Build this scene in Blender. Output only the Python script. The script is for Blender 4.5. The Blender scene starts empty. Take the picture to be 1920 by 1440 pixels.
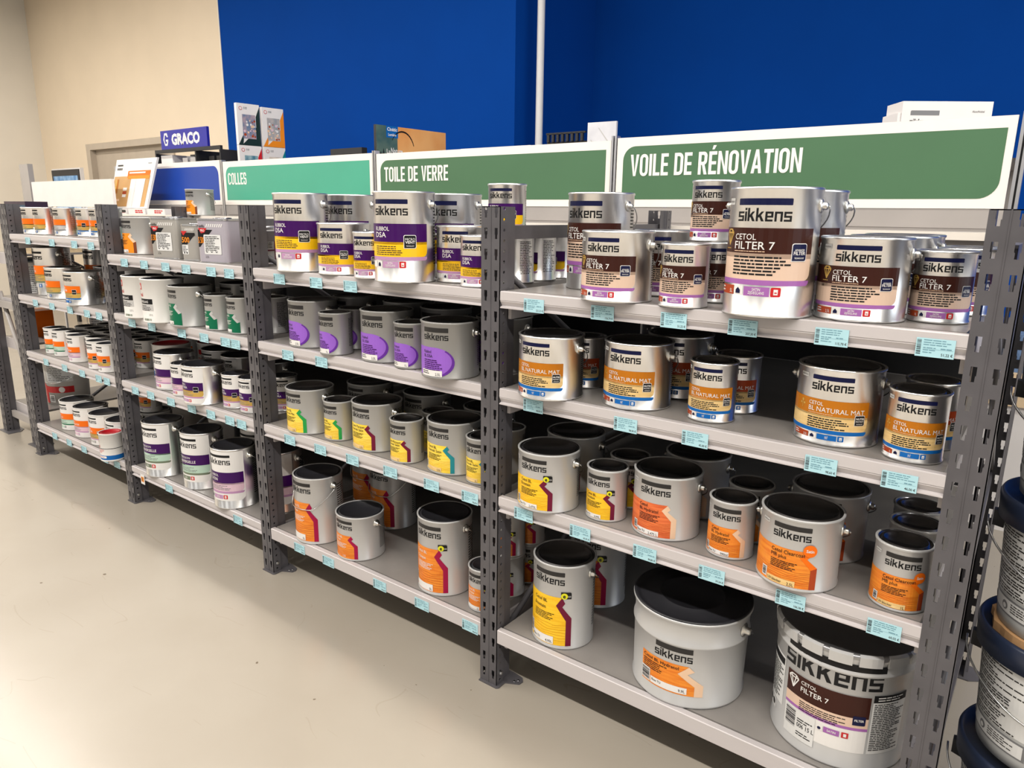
import bpy, math, random
from mathutils import Vector, Matrix
from mathutils.geometry import tessellate_polygon
random.seed(7)
SC = bpy.context.scene
COL = SC.collection
D = bpy.data
R = math.radians

# ------------------------------------------------------------------ camera
cam_d = D.cameras.new('camera'); cam = D.objects.new('camera', cam_d); COL.objects.link(cam)
yaw, pitch, roll = 0.64901, 0.23314, 0.01288
cy, sy = math.cos(yaw), math.sin(yaw)
fw = Vector((-sy * math.cos(pitch), cy * math.cos(pitch), -math.sin(pitch)))
rt = Vector((cy, sy, 0)); up = rt.cross(fw)
rt2 = math.cos(roll) * rt + math.sin(roll) * up
up2 = -math.sin(roll) * rt + math.cos(roll) * up
m = Matrix((rt2, up2, -fw)).transposed().to_4x4()
m.translation = Vector((0.30336, -1.47784, 1.38201))
cam.matrix_world = m
cam_d.sensor_width = 36; cam_d.lens = 1343.70 / 1920 * 36
cam_d.clip_start = 0.02; cam_d.clip_end = 100
SC.camera = cam

# ------------------------------------------------------------------ world, lights, exposure
SC.view_settings.view_transform = 'Standard'
SC.view_settings.look = 'None'
SC.view_settings.gamma = 1.0
SC.view_settings.use_curve_mapping = False
SC.view_settings.exposure = -0.08
SC.cycles.max_bounces = 6
SC.cycles.diffuse_bounces = 2
SC.cycles.glossy_bounces = 4
SC.cycles.caustics_reflective = False
SC.cycles.caustics_refractive = False
SC.cycles.sample_clamp_indirect = 4
W = D.worlds.new('world'); SC.world = W; W.use_nodes = True
W.node_tree.nodes['Background'].inputs[0].default_value = (1.0, 0.97, 0.93, 1)
W.node_tree.nodes['Background'].inputs[1].default_value = 0.03

def area(name, loc, rot, sx, sy_, power, color):
    l = D.lights.new(name, 'AREA'); l.shape = 'RECTANGLE'; l.size = sx; l.size_y = sy_
    l.energy = power; l.color = color
    o = D.objects.new(name, l); COL.objects.link(o); o.location = loc; o.rotation_euler = rot
    return o
WARM = (1.0, 0.955, 0.89); DAY = (0.86, 0.93, 1.0)
# rows of assumed, unseen ceiling strip lamps above the aisles
for xx in (-9.2, -6.6, -4.0, -1.4, 1.2, 3.8):
    area('assumed_ceiling_lamp', (xx, -2.3, 3.9), (0, 0, 0), 2.3, 0.10, 96, WARM)
    area('assumed_ceiling_lamp', (xx, -4.8, 3.9), (0, 0, 0), 1.5, 0.22, 12, WARM)
for xx in (-9.2, -6.6, -4.0, -1.4, 1.2, 3.8):
    area('assumed_ceiling_lamp', (xx, .40, 3.9), (0, 0, 0), 2.3, 0.06, 52, WARM)
# assumed, unseen daylight added as bare area lights: strips behind the camera, one right
for wx in (-8.6, -5.2, -1.8, 1.6, 5.0):
    area('added_daylight', (wx, -6.9, 1.75), (R(90), 0, 0), 1.3, 2.4, 16, (1.0, 0.97, 0.93))  # added lights before the solid front wall; no windows there
area('added_daylight', (6.4, 0.6, 1.9), (R(90), 0, R(90)), 6.0, 2.6, 130, DAY)  # added light in front of the assumed opening in the right wall

# ------------------------------------------------------------------ materials
MATS = {}
def mat(name, col, rough=0.5, metal=0.0, var=0.0, scale=8.0, spec=0.5, bump=0.0, coat=0.0, stretch=None, col2=None, emit=None, detail=4.0):
    if name in MATS: return MATS[name]
    mt = D.materials.new(name); mt.use_nodes = True
    nt = mt.node_tree; b = nt.nodes['Principled BSDF']
    b.inputs['Base Color'].default_value = (*col, 1)
    b.inputs['Roughness'].default_value = rough
    b.inputs['Metallic'].default_value = metal
    b.inputs['Specular IOR Level'].default_value = spec
    b.inputs['Coat Weight'].default_value = coat
    if emit:
        b.inputs['Emission Color'].default_value = (*emit[0], 1); b.inputs['Emission Strength'].default_value = emit[1]
    if var or bump or col2:
        tc = nt.nodes.new('ShaderNodeTexCoord'); mp = nt.nodes.new('ShaderNodeMapping')
        nz = nt.nodes.new('ShaderNodeTexNoise'); nz.inputs['Scale'].default_value = scale; nz.inputs['Detail'].default_value = detail
        if stretch: mp.inputs['Scale'].default_value = stretch
        nt.links.new(tc.outputs['Object'], mp.inputs[0]); nt.links.new(mp.outputs[0], nz.inputs['Vector'])
        if var or col2:
            rp = nt.nodes.new('ShaderNodeValToRGB')
            c2 = col2 or tuple(min(1, c * (1 + var)) for c in col); c1 = col if col2 else tuple(c * (1 - var) for c in col)
            rp.color_ramp.elements[0].position = 0.35; rp.color_ramp.elements[1].position = 0.65
            rp.color_ramp.elements[0].color = (*c1, 1); rp.color_ramp.elements[1].color = (*c2, 1)
            nt.links.new(nz.outputs['Fac'], rp.inputs[0]); nt.links.new(rp.outputs[0], b.inputs['Base Color'])
        if bump:
            bp = nt.nodes.new('ShaderNodeBump'); bp.inputs['Strength'].default_value = bump; bp.inputs['Distance'].default_value = 0.003
            nt.links.new(nz.outputs['Fac'], bp.inputs['Height']); nt.links.new(bp.outputs[0], b.inputs['Normal'])
    MATS[name] = mt
    return mt
def s2l(r, g, b):
    f = lambda c: (c / 255 / 12.92) if c <= 10 else ((c / 255 + 0.055) / 1.055) ** 2.4
    return (f(r), f(g), f(b))

TIN = mat('tin_plate', (0.90, 0.90, 0.90), 0.29, 1.0, var=0.03, scale=30, stretch=(1, 1, 0.05))
GREYCAN = mat('grey_lacquer', (0.56, 0.555, 0.55), 0.34, 0.35, var=0.02)
GREYHALFSHADE = mat('half_shaded_grey_lacquer', (0.42, 0.415, 0.405), 0.36, 0.30, var=0.02)  # grey lacquer darkened to paint in the weaker light on farther bays
GREYSHADE = mat('shaded_grey_lacquer', (0.30, 0.295, 0.285), 0.36, 0.30, var=0.02)  # same lacquer, darker still: shade below the top shelf put into the colour
PAILM = mat('silver_grey_lacquer', (0.58, 0.58, 0.58), 0.34, 0.35, var=0.02)
WHITECAN = mat('white_lacquer', (0.72, 0.70, 0.67), 0.32, 0.0, var=0.02)
LIDM = mat('lid_metal', (0.30, 0.30, 0.32), 0.24, 1.0, var=0.06, scale=20)
RIMM = mat('rim_metal', (0.70, 0.70, 0.70), 0.25, 1.0, var=0.03)
DARKLID = mat('black_lid', (0.018, 0.018, 0.022), 0.38, 0.0, var=0.1)
EARM = mat('ear_metal', (0.75, 0.74, 0.70), 0.28, 1.0, var=0.03)
WIRE = mat('wire_metal', (0.55, 0.55, 0.55), 0.3, 1.0, var=0.03)
NAVY = mat('navy_print', s2l(16, 20, 60), 0.35, var=0.03, spec=0.22)
BLACK = mat('black_print', (0.010, 0.010, 0.011), 0.4, var=0.03, spec=0.22)
CHAR = mat('charcoal_print', (0.030, 0.028, 0.027), 0.4, var=0.03, spec=0.22)
WHITE = mat('white_print', (0.80, 0.78, 0.76), 0.4, var=0.02)
OUTL = mat('outline_print', (0.62, 0.62, 0.62), 0.3, 0.5, var=0.02)
BROWN = mat('dark_brown_print', s2l(58, 27, 20), 0.3, var=0.05, spec=0.22)
BEIGE = mat('beige_print', s2l(222, 192, 170), 0.4, var=0.02)
MAUVE = mat('mauve_print', s2l(160, 98, 170), 0.35, var=0.02)
RUST = mat('rust_print', s2l(168, 66, 30), 0.35, var=0.03, spec=0.22)
RED = mat('red_print', s2l(196, 30, 34), 0.35, var=0.03)
OCHRE = mat('ochre_print', s2l(186, 112, 24), 0.3, var=0.06, scale=14, spec=0.22)
WOODC = mat('cream_wood_print', s2l(224, 186, 118), 0.4, col2=s2l(238, 206, 146), scale=26, stretch=(1, 1, 7))
BLUE = mat('blue_print', s2l(20, 100, 176), 0.35, var=0.03, spec=0.22)
PURPLE = mat('deep_purple_print', s2l(62, 14, 88), 0.3, var=0.04, spec=0.22)
YELLOW = mat('yellow_print', s2l(250, 196, 10), 0.38, var=0.02)
LILAC = mat('lilac_print', s2l(186, 140, 180), 0.38, var=0.02)
VIOLET = mat('violet_print', s2l(150, 98, 200), 0.35, var=0.05, spec=0.22)
VIOLETD = mat('violet_shadow_print', s2l(100, 48, 150), 0.35, var=0.05, spec=0.22)
WOODY = mat('yellow_wood_print', s2l(244, 186, 16), 0.38, col2=s2l(252, 204, 44), scale=22, stretch=(1, 1, 8))
WOODL = mat('lemon_wood_print', s2l(246, 208, 52), 0.38, col2=s2l(252, 222, 96), scale=22, stretch=(1, 1, 8))
WOODO = mat('orange_wood_print', s2l(226, 118, 24), 0.38, col2=s2l(240, 146, 44), scale=22, stretch=(1, 1, 8))
WOODR = mat('red_wood_print', s2l(212, 92, 44), 0.38, col2=s2l(232, 120, 62), scale=22, stretch=(1, 1, 8))
GRAIN = mat('grain_print', s2l(190, 92, 24), 0.4, var=0.04)
GRAINY = mat('grain_yellow_print', s2l(222, 158, 8), 0.4, var=0.04)
MAROON = mat('maroon_print', s2l(110, 22, 52), 0.35, var=0.05, spec=0.22)
CRIMSON = mat('crimson_print', s2l(160, 18, 68), 0.35, var=0.05, spec=0.22)
TEAL = mat('teal_print', s2l(10, 130, 140), 0.35, var=0.05)
GREEN = mat('green_print', s2l(14, 104, 72), 0.35, var=0.05, spec=0.22)
LGREEN = mat('leaf_green_print', s2l(20, 150, 66), 0.35, var=0.05)
PEACH = mat('peach_print', s2l(232, 196, 164), 0.4, var=0.04)
ORANGE = mat('orange_print', s2l(240, 112, 20), 0.36, var=0.03, spec=0.22)
AMBER = mat('amber_print', s2l(238, 142, 36), 0.36, var=0.03, spec=0.22)
DBROWN = mat('shadow_brown_print', s2l(120, 58, 22), 0.4, var=0.05)
GOLD = mat('gold_print', s2l(206, 168, 84), 0.36, 0.2, var=0.04)
PINKP = mat('pale_pink_print', s2l(222, 190, 204), 0.4, var=0.02)
MINT = mat('mint_print', s2l(186, 214, 196), 0.4, var=0.02)
MOSS = mat('moss_print', s2l(110, 122, 100), 0.4, var=0.02)
GREYP = mat('grey_print', s2l(120, 120, 122), 0.4, var=0.03)
LGREY = mat('light_grey_print', s2l(190, 188, 186), 0.4, var=0.03)
LEMON = mat('eco_yellow_print', s2l(226, 222, 30), 0.4, var=0.02)
SLATE = mat('slate_enamel', (0.095, 0.090, 0.098), 0.36, 0.0, var=0.10, scale=14, bump=0.05)
BEAM = mat('beam_enamel', s2l(196, 190, 190), 0.34, 0.0, var=0.04, scale=9, stretch=(0.25, 1, 1))
DECK = mat('deck_enamel', s2l(142, 137, 133), 0.30, 0.0, var=0.10, scale=6)
BACKP = mat('black_panel', (0.012, 0.012, 0.014), 0.5, var=0.1)
BOLT = mat('zinc_bolt', (0.6, 0.6, 0.6), 0.3, 1.0, var=0.05)
TAGM = mat('tag_paper', s2l(176, 218, 228), 0.5, var=0.02)
TAGI = mat('tag_ink', s2l(104, 150, 166), 0.5, var=0.02)
CREAM = mat('cream_wall_paint', s2l(240, 222, 196), 0.6, var=0.02, scale=2, bump=0.03)
CREAM2 = mat('pale_wall_paint', s2l(238, 230, 216), 0.6, var=0.02, scale=2, bump=0.03)
BLUEW = mat('blue_wall_paint', s2l(0, 64, 150), 0.8, var=0.03, scale=2, bump=0.03, spec=0.08)
GREYD = mat('door_paint', s2l(196, 182, 164), 0.5, var=0.03)
CEIL = mat('ceiling_white', (0.75, 0.74, 0.72), 0.7, var=0.03)
SIGNW = mat('sign_frame_white', s2l(244, 236, 228), 0.45, var=0.02)
SGREEN = mat('sign_green', s2l(74, 112, 80), 0.40, var=0.03, scale=3)
STEAL = mat('sign_teal', s2l(74, 166, 138), 0.40, var=0.03, scale=3)
SBLUE = mat('sign_blue', s2l(12, 62, 160), 0.40, var=0.03, scale=3)
PANELG = mat('grey_panel', s2l(166, 160, 156), 0.42, var=0.04, scale=5)
SIGNL = mat('sign_lettering_white', s2l(246, 240, 232), 0.45, var=0.01)
RAILW = mat('rail_white', s2l(236, 228, 218), 0.4, var=0.02)
ALU = mat('aluminium', (0.62, 0.62, 0.64), 0.32, 0.9, var=0.03)
PLASTG = mat('grey_pail_plastic', s2l(176, 177, 176), 0.42, var=0.03)
PLASTN = mat('navy_lid_plastic', s2l(30, 40, 62), 0.36, var=0.05)
PAPER = mat('label_paper', (0.72, 0.72, 0.71), 0.5, var=0.02)
CARD = mat('cardboard', s2l(196, 152, 106), 0.7, var=0.08, scale=30)
CARDW = mat('white_carton', s2l(232, 228, 226), 0.5, var=0.02)
SCREEN = mat('screen_sky', s2l(70, 130, 190), 0.4, col2=s2l(150, 190, 225), scale=14)
TAN = mat('tan_print', s2l(196, 152, 96), 0.45, var=0.06)

# floor: glossy cream epoxy with scuffs
def floor_mat():
    mt = D.materials.new('epoxy_floor'); mt.use_nodes = True; nt = mt.node_tree; b = nt.nodes['Principled BSDF']
    tc = nt.nodes.new('ShaderNodeTexCoord')
    n1 = nt.nodes.new('ShaderNodeTexNoise'); n1.inputs['Scale'].default_value = 1.1; n1.inputs['Detail'].default_value = 5
    r1 = nt.nodes.new('ShaderNodeValToRGB'); r1.color_ramp.elements[0].position = 0.3; r1.color_ramp.elements[1].position = 0.7
    r1.color_ramp.elements[0].color = (*s2l(160, 151, 138), 1); r1.color_ramp.elements[1].color = (*s2l(170, 162, 150), 1)
    nt.links.new(tc.outputs['Object'], n1.inputs['Vector']); nt.links.new(n1.outputs['Fac'], r1.inputs[0])
    last = r1.outputs[0]
    for k, (sc, ang, th) in enumerate(((3.0, 0.5, 0.012), (2.2, 1.7, 0.010), (1.6, 2.6, 0.008), (4.0, -0.4, 0.012))):
        mp = nt.nodes.new('ShaderNodeMapping'); mp.inputs['Rotation'].default_value = (0, 0, ang); mp.inputs['Location'].default_value = (k * 3.1, k * 1.7, 0)
        mp.inputs['Scale'].default_value = (0.25, 1, 1)
        nz = nt.nodes.new('ShaderNodeTexNoise'); nz.inputs['Scale'].default_value = sc; nz.inputs['Detail'].default_value = 2
        sub = nt.nodes.new('ShaderNodeMath'); sub.operation = 'SUBTRACT'; sub.inputs[1].default_value = 0.5
        ab = nt.nodes.new('ShaderNodeMath'); ab.operation = 'ABSOLUTE'
        lt = nt.nodes.new('ShaderNodeMath'); lt.operation = 'LESS_THAN'; lt.inputs[1].default_value = th * 0.12
        n2 = nt.nodes.new('ShaderNodeTexNoise'); n2.inputs['Scale'].default_value = 2.3 + k
        gt = nt.nodes.new('ShaderNodeMath'); gt.operation = 'GREATER_THAN'; gt.inputs[1].default_value = 0.57
        mu = nt.nodes.new('ShaderNodeMath'); mu.operation = 'MULTIPLY'
        mu2 = nt.nodes.new('ShaderNodeMath'); mu2.operation = 'MULTIPLY'; mu2.inputs[1].default_value = 0.14
        nt.links.new(tc.outputs['Object'], mp.inputs[0]); nt.links.new(mp.outputs[0], nz.inputs['Vector'])
        nt.links.new(nz.outputs['Fac'], sub.inputs[0]); nt.links.new(sub.outputs[0], ab.inputs[0]); nt.links.new(ab.outputs[0], lt.inputs[0])
        nt.links.new(tc.outputs['Object'], n2.inputs['Vector']); nt.links.new(n2.outputs['Fac'], gt.inputs[0])
        nt.links.new(lt.outputs[0], mu.inputs[0]); nt.links.new(gt.outputs[0], mu.inputs[1]); nt.links.new(mu.outputs[0], mu2.inputs[0])
        mx = nt.nodes.new('ShaderNodeMixRGB'); mx.inputs[2].default_value = (*s2l(120, 106, 88), 1)
        nt.links.new(mu2.outputs[0], mx.inputs[0]); nt.links.new(last, mx.inputs[1]); last = mx.outputs[0]
    # small dark specks
    vo = nt.nodes.new('ShaderNodeTexNoise'); vo.inputs['Scale'].default_value = 26; vo.inputs['Detail'].default_value = 1
    g2 = nt.nodes.new('ShaderNodeMath'); g2.operation = 'GREATER_THAN'; g2.inputs[1].default_value = 0.80
    mx = nt.nodes.new('ShaderNodeMixRGB'); mx.inputs[2].default_value = (*s2l(110, 98, 84), 1)
    nt.links.new(tc.outputs['Object'], vo.inputs['Vector']); nt.links.new(vo.outputs['Fac'], g2.inputs[0])
    nt.links.new(g2.outputs[0], mx.inputs[0]); nt.links.new(last, mx.inputs[1]); last = mx.outputs[0]
    nt.links.new(last, b.inputs['Base Color'])
    rr = nt.nodes.new('ShaderNodeMapRange'); rr.inputs[3].default_value = 0.16; rr.inputs[4].default_value = 0.34
    nt.links.new(n1.outputs['Fac'], rr.inputs[0]); nt.links.new(rr.outputs[0], b.inputs['Roughness'])
    return mt
FLOORM = floor_mat()

# ------------------------------------------------------------------ mesh helper
class MB:
    def __init__(s): s.v = []; s.f = []; s.m = []; s.sm = []; s.mats = []
    def mi(s, mt):
        if mt not in s.mats: s.mats.append(mt)
        return s.mats.index(mt)
    def face(s, pts, mt, smooth=False):
        i = len(s.v); s.v += [tuple(p) for p in pts]; s.f.append(tuple(range(i, i + len(pts)))); s.m.append(s.mi(mt)); s.sm.append(smooth)
    def idx(s, pts, faces, mt, smooth=False):
        i = len(s.v); s.v += [tuple(p) for p in pts]; k = s.mi(mt)
        for f in faces: s.f.append(tuple(i + a for a in f)); s.m.append(k); s.sm.append(smooth)
    def box(s, x0, x1, y0, y1, z0, z1, mt):
        p = [(x0, y0, z0), (x1, y0, z0), (x1, y1, z0), (x0, y1, z0), (x0, y0, z1), (x1, y0, z1), (x1, y1, z1), (x0, y1, z1)]
        s.idx(p, [(0, 3, 2, 1), (4, 5, 6, 7), (0, 1, 5, 4), (1, 2, 6, 5), (2, 3, 7, 6), (3, 0, 4, 7)], mt); return s
    def lathe(s, prof, mt, seg=64, c=(0, 0, 0), axis='z', smooth=True):
        pts = []
        for (r, z) in prof:
            for k in range(seg):
                a = 2 * math.pi * k / seg; q = (r * math.cos(a), r * math.sin(a), z)
                if axis == 'x': q = (q[2], q[0], q[1])
                if axis == 'y': q = (q[0], q[2], q[1])
                pts.append((q[0] + c[0], q[1] + c[1], q[2] + c[2]))
        fs = []
        for j in range(len(prof) - 1):
            for k in range(seg):
                k2 = (k + 1) % seg; fs.append((j * seg + k, j * seg + k2, (j + 1) * seg + k2, (j + 1) * seg + k))
        s.idx(pts, fs, mt, smooth); return s
    def tube(s, pts, r, mt, seg=8, closed=False):
        pts = [Vector(p) for p in pts]; n = len(pts); rings = []
        ref = Vector((0, 0, 1))
        for i, p in enumerate(pts):
            a = pts[i - 1] if (i > 0 or closed) else p; b = pts[(i + 1) % n] if (i < n - 1 or closed) else p
            t = (b - a).normalized()
            if abs(t.dot(ref)) > 0.95: ref = Vector((1, 0, 0))
            u = t.cross(ref).normalized(); w = t.cross(u).normalized()
            rings.append([p + r * (math.cos(2 * math.pi * k / seg) * u + math.sin(2 * math.pi * k / seg) * w) for k in range(seg)])
        vs = [q for rg in rings for q in rg]; fs = []
        for i in range(n if closed else n - 1):
            j = (i + 1) % n
            for k in range(seg):
                k2 = (k + 1) % seg; fs.append((i * seg + k, i * seg + k2, j * seg + k2, j * seg + k))
        if not closed: fs += [tuple(range(seg))[::-1], tuple((n - 1) * seg + k for k in range(seg))]
        s.idx(vs, fs, mt, True); return s
    def extrude_x(s, prof, x0, x1, mt):          # closed (y,z) profile run along x
        n = len(prof); pts = [(x0, y, z) for y, z in prof] + [(x1, y, z) for y, z in prof]
        fs = [(k, (k + 1) % n, n + (k + 1) % n, n + k) for k in range(n)]
        s.idx(pts, fs, mt)
        tri = tessellate_polygon([[Vector((y, z, 0)) for y, z in prof]])
        for t in tri: s.face([(x0, *prof[i]) for i in t], mt); s.face([(x1, *prof[i]) for i in t], mt)
        return s
    def prism(s, poly, z0, z1, mt):              # (x,y) polygon extruded in z
        n = len(poly); pts = [(x, y, z0) for x, y in poly] + [(x, y, z1) for x, y in poly]
        s.idx(pts, [(k, (k + 1) % n, n + (k + 1) % n, n + k) for k in range(n)], mt)
        for t in tessellate_polygon([[Vector((x, y, 0)) for x, y in poly]]):
            s.face([(*poly[i], z0) for i in t], mt); s.face([(*poly[i], z1) for i in t], mt)
        return s
    def flat(s, polys, O, U, V, mt=None):        # list of (poly, material, lift) laid on a plane at O with axes U, V
        O = Vector(O); U = Vector(U); V = Vector(V); N = U.cross(V).normalized()
        for poly, mm, lift in polys: s.face([O + U * a + V * b + N * lift for a, b in poly], mm)
        return s
    def mesh(s, name):
        me = D.meshes.new(name); me.from_pydata(s.v, [], s.f)
        for mt in s.mats: me.materials.append(mt)
        me.polygons.foreach_set('material_index', s.m); me.polygons.foreach_set('use_smooth', s.sm); me.update()
        return me
    def build(s, name, parent=None, loc=None, solid=0):
        return link(name, s.mesh(name), parent, loc, solid)
def link(name, me, parent=None, loc=None, solid=0):
    o = D.objects.new(name, me); COL.objects.link(o)
    if parent: o.parent = parent
    if loc: o.location = loc
    if solid:
        md = o.modifiers.new('sheet', 'SOLIDIFY'); md.thickness = solid; md.offset = -1
    return o
def thing(name, label, cat, loc=(0, 0, 0), rz=0, group=None):
    o = D.objects.new(name, None); COL.objects.link(o); o.location = loc; o.rotation_euler = (0, 0, rz); o.empty_display_size = 0.05
    return tag(o, label, cat, group)
def tag(o, label, cat, group=None):
    o['label'] = label; o['category'] = cat
    if group: o['group'] = group
    return o
def struct(o): o['kind'] = 'structure'; return o

# ------------------------------------------------------------------ 2-D lettering
_G = {}
def glyphs(txt, bold=0.0):
    k = (txt, bold)
    if k in _G: return _G[k]
    if 'M' in txt: bold = 0.0
    cu = D.curves.new('lettering', 'FONT'); cu.body = txt; cu.size = 1; cu.offset = bold; cu.resolution_u = 2
    o = D.objects.new('lettering', cu); COL.objects.link(o)
    me = D.meshes.new_from_object(o.evaluated_get(bpy.context.evaluated_depsgraph_get()))
    polys = [[(me.vertices[i].co.x, me.vertices[i].co.y) for i in p.vertices] for p in me.polygons]
    D.objects.remove(o); D.meshes.remove(me); D.curves.remove(cu)
    xs = [a for p in polys for a, b in p]
    _G[k] = (polys, min(xs), max(xs)); return _G[k]
CAP = max(b for p in glyphs('H')[0] for a, b in p)
def text2d(txt, u, v, cap, mt, lift, width=None, squeeze=0.9, bold=0.0, align='l'):
    if not txt.strip(): return []
    polys, x0, x1 = glyphs(txt, bold); sc = cap / CAP
    sx = (width / (x1 - x0)) if width else sc * squeeze
    w = sx * (x1 - x0); off = u - (w / 2 if align == 'c' else w if align == 'r' else 0)
    return [([(off + (a - x0) * sx, v + b * sc) for a, b in p], mt, lift) for p in polys]
def rect(u0, u1, v0, v1, mt, lift): return [([(u0, v0), (u1, v0), (u1, v1), (u0, v1)], mt, lift)]
def rrect(u0, u1, v0, v1, r, mt, lift, corners='abcd', n=5):   # a=bottom-left b=bottom-right c=top-right d=top-left rounded
    pts = []
    for key, cx, cv, a0 in (('a', u0, v0, 180), ('b', u1, v0, 270), ('c', u1, v1, 0), ('d', u0, v1, 90)):
        if key in corners:
            ox = cx + (r if key in 'ad' else -r); ov = cv + (r if key in 'ab' else -r)
            for k in range(n + 1):
                a = R(a0 + 90 * k / n); pts.append((ox + r * math.cos(a), ov + r * math.sin(a)))
        else: pts.append((cx, cv))
    return [(pts, mt, lift)]
def disc(u, v, r, mt, lift, n=20): return [([(u + r * math.cos(2 * math.pi * k / n), v + r * math.sin(2 * math.pi * k / n)) for k in range(n)], mt, lift)]
def dashes(u0, u1, vtop, n, pitch, mt, lift, seed=1, hh=0.42):     # lines of print too small to read
    rn = random.Random(seed); out = []
    for k in range(n):
        end = u0 + (u1 - u0) * rn.uniform(0.62, 1.0); u = u0; v = vtop - k * pitch
        while u < end - pitch * 0.5:
            w = min(pitch * rn.uniform(0.8, 3.2), end - u); out += rect(u, u + w, v - pitch * hh, v, mt, lift); u += w + pitch * 0.32
    return out
def bars(u0, u1, v0, v1, mt, lift, horizontal=True, seed=3):
    rn = random.Random(seed); out = []; a, b = (v0, v1) if horizontal else (u0, u1); p = a
    st = (b - a) / 26
    while p < b:
        w = st * rn.choice((0.6, 1.1, 1.7)); e = min(p + w, b)
        out += rect(u0, u1, p, e, mt, lift) if horizontal else rect(p, e, v0, v1, mt, lift); p += w + st * rn.choice((0.6, 1.0, 1.4))
    return out
def rr_pts(x0, x1, y0, y1, r, sq='', n=5):
    pts = []
    for key, sx, sy_, a0 in (('c', 1, 1, 0), ('d', -1, 1, 90), ('a', -1, -1, 180), ('b', 1, -1, 270)):
        for k in range(n + 1):
            a = R(a0 + 90 * k / n); cx = x1 - r if sx > 0 else x0 + r; cyy = y1 - r if sy_ > 0 else y0 + r
            pts.append(((x1 if sx > 0 else x0), (y1 if sy_ > 0 else y0)) if key in sq else (cx + r * math.cos(a), cyy + r * math.sin(a)))
    return pts
def ring(o, i, skip=None):
    n = len(o); out = []
    for k in range(n):
        q = [o[k], o[(k + 1) % n], i[(k + 1) % n], i[k]]
        if skip and skip(sum(p[0] for p in q) / 4, sum(p[1] for p in q) / 4): continue
        out.append(q)
    return out
def bx(x0, x1, y0, y1): return [(x0, y0), (x1, y0), (x1, y1), (x0, y1)]
_o, _i = rr_pts(0, .54, -.01, 1.01, .25), rr_pts(.17, .37, .13, .87, .10)
_C = [bx(.0, .17, .25, .75)] + ring(_o, _i, lambda x, y: x > .27 and .36 < y < .64)
_E = [bx(0, .17, 0, 1), bx(.17, .46, 0, .15), bx(.17, .43, .43, .57), bx(.17, .46, .85, 1)]
CAPS = {
 'V': (.56, [[(0, 1), (.175, 1), (.30, 0), (.20, 0)], [(.385, 1), (.56, 1), (.36, 0), (.26, 0)]]),
 'O': (.54, ring(_o, _i)), 'C': (.54, _C), 'I': (.17, [bx(0, .17, 0, 1)]), 'L': (.44, [bx(0, .17, 0, 1), bx(.17, .44, 0, .15)]),
 'E': (.46, _E), 'É': (.46, _E + [[(.16, 1.08), (.28, 1.08), (.40, 1.26), (.22, 1.26)]]),
 'D': (.54, ring(rr_pts(0, .54, 0, 1, .24, 'ad'), rr_pts(.17, .37, .15, .85, .10, 'ad'))),
 'R': (.54, [bx(0, .17, 0, 1)] + ring(rr_pts(0, .52, .42, 1, .20, 'ad'), rr_pts(.17, .35, .56, .86, .08, 'ad')) + [[(.22, .45), (.38, .45), (.54, 0), (.36, 0)]]),
 'N': (.56, [bx(0, .16, 0, 1), bx(.40, .56, 0, 1), [(.16, 1), (.16, .68), (.40, 0), (.40, .32)]]),
 'A': (.58, [[(0, 0), (.17, 0), (.33, 1), (.21, 1)], [(.41, 0), (.58, 0), (.37, 1), (.25, 1)], bx(.12, .46, .20, .34)]),
 'S': (.50, [bx(.12, .44, -.01, .13), bx(.10, .42, .43, .57), bx(.08, .40, .87, 1.01), [(0, .60), (.17, .60), (.17, .84), (0, .84)], [(.34, .16), (.51, .16), (.51, .40), (.34, .40)], [(0, .84), (.17, .84), (.17, .88), (.12, 1.01), (.08, 1.0)], [(0, .62), (.17, .62), (.17, .52), (.10, .43), (.02, .54)], [(.34, .40), (.51, .40), (.47, .52), (.40, .57), (.34, .50)], [(.34, .16), (.51, .16), (.45, .01), (.40, -.01), (.34, .10)], bx(0, .17, .16, .30), [(0, .18), (.17, .18), (.17, .12), (.13, -.01), (.05, .05)], bx(.34, .51, .70, .84), [(.34, .84), (.51, .84), (.45, .97), (.39, 1.01), (.34, .88)]]),
 'T': (.50, [bx(0, .50, .85, 1), bx(.165, .335, 0, .85)]), ' ': (.24, [])}
def caps2d(txt, u, v, cap, mt, lift, width):
    gap = .07; tot = sum(CAPS[c][0] + gap for c in txt) - gap; k = width / tot; x = u; out = []
    for c in txt:
        out += [([(x + a * k, v + b * cap) for a, b in q], mt, lift + .00005 * j) for j, q in enumerate(CAPS[c][1])]; x += (CAPS[c][0] + gap) * k
    return out
LET = {
 's': (0.80, [(0, 0, .8, .2), (0, .4, .8, .6), (0, .8, .8, 1), (0, .6, .2, .8), (.6, .2, .8, .4)]),
 'i': (0.22, [(0, 0, .22, 1), (0, 1.14, .22, 1.36)]),
 'k': (0.84, [(0, 0, .22, 1.36), [(.22, .40), (.34, .40), (.82, 1.0), (.55, 1.0), (.22, .62)], [(.30, .56), (.58, 0), (.86, 0), (.50, .66)]]),
 'e': (0.80, [(0, 0, .22, 1), (.22, .8, .8, 1), (.58, .58, .8, .8), (.22, .4, .8, .58), (.22, 0, .76, .2)]),
 'n': (0.80, [(0, 0, .22, 1), (.22, .8, .8, 1), (.58, 0, .8, .8)])}
def logo(u, v, width, mt, lift):       # squared lower-case word mark; v = baseline
    seq = 'sikkens'; gap = 0.13; tot = sum(LET[c][0] for c in seq) + gap * (len(seq) - 1); k = width / tot; x = u; out = []
    for c in seq:
        w, sh = LET[c]
        for q in sh:
            if isinstance(q, tuple): out += rect(x + q[0] * k, x + q[2] * k, v + q[1] * k, v + q[3] * k, mt, lift)
            else: out += [([(x + a * k, v + b * k) for a, b in q], mt, lift)]
        x += (w + gap) * k
    return out

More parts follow.
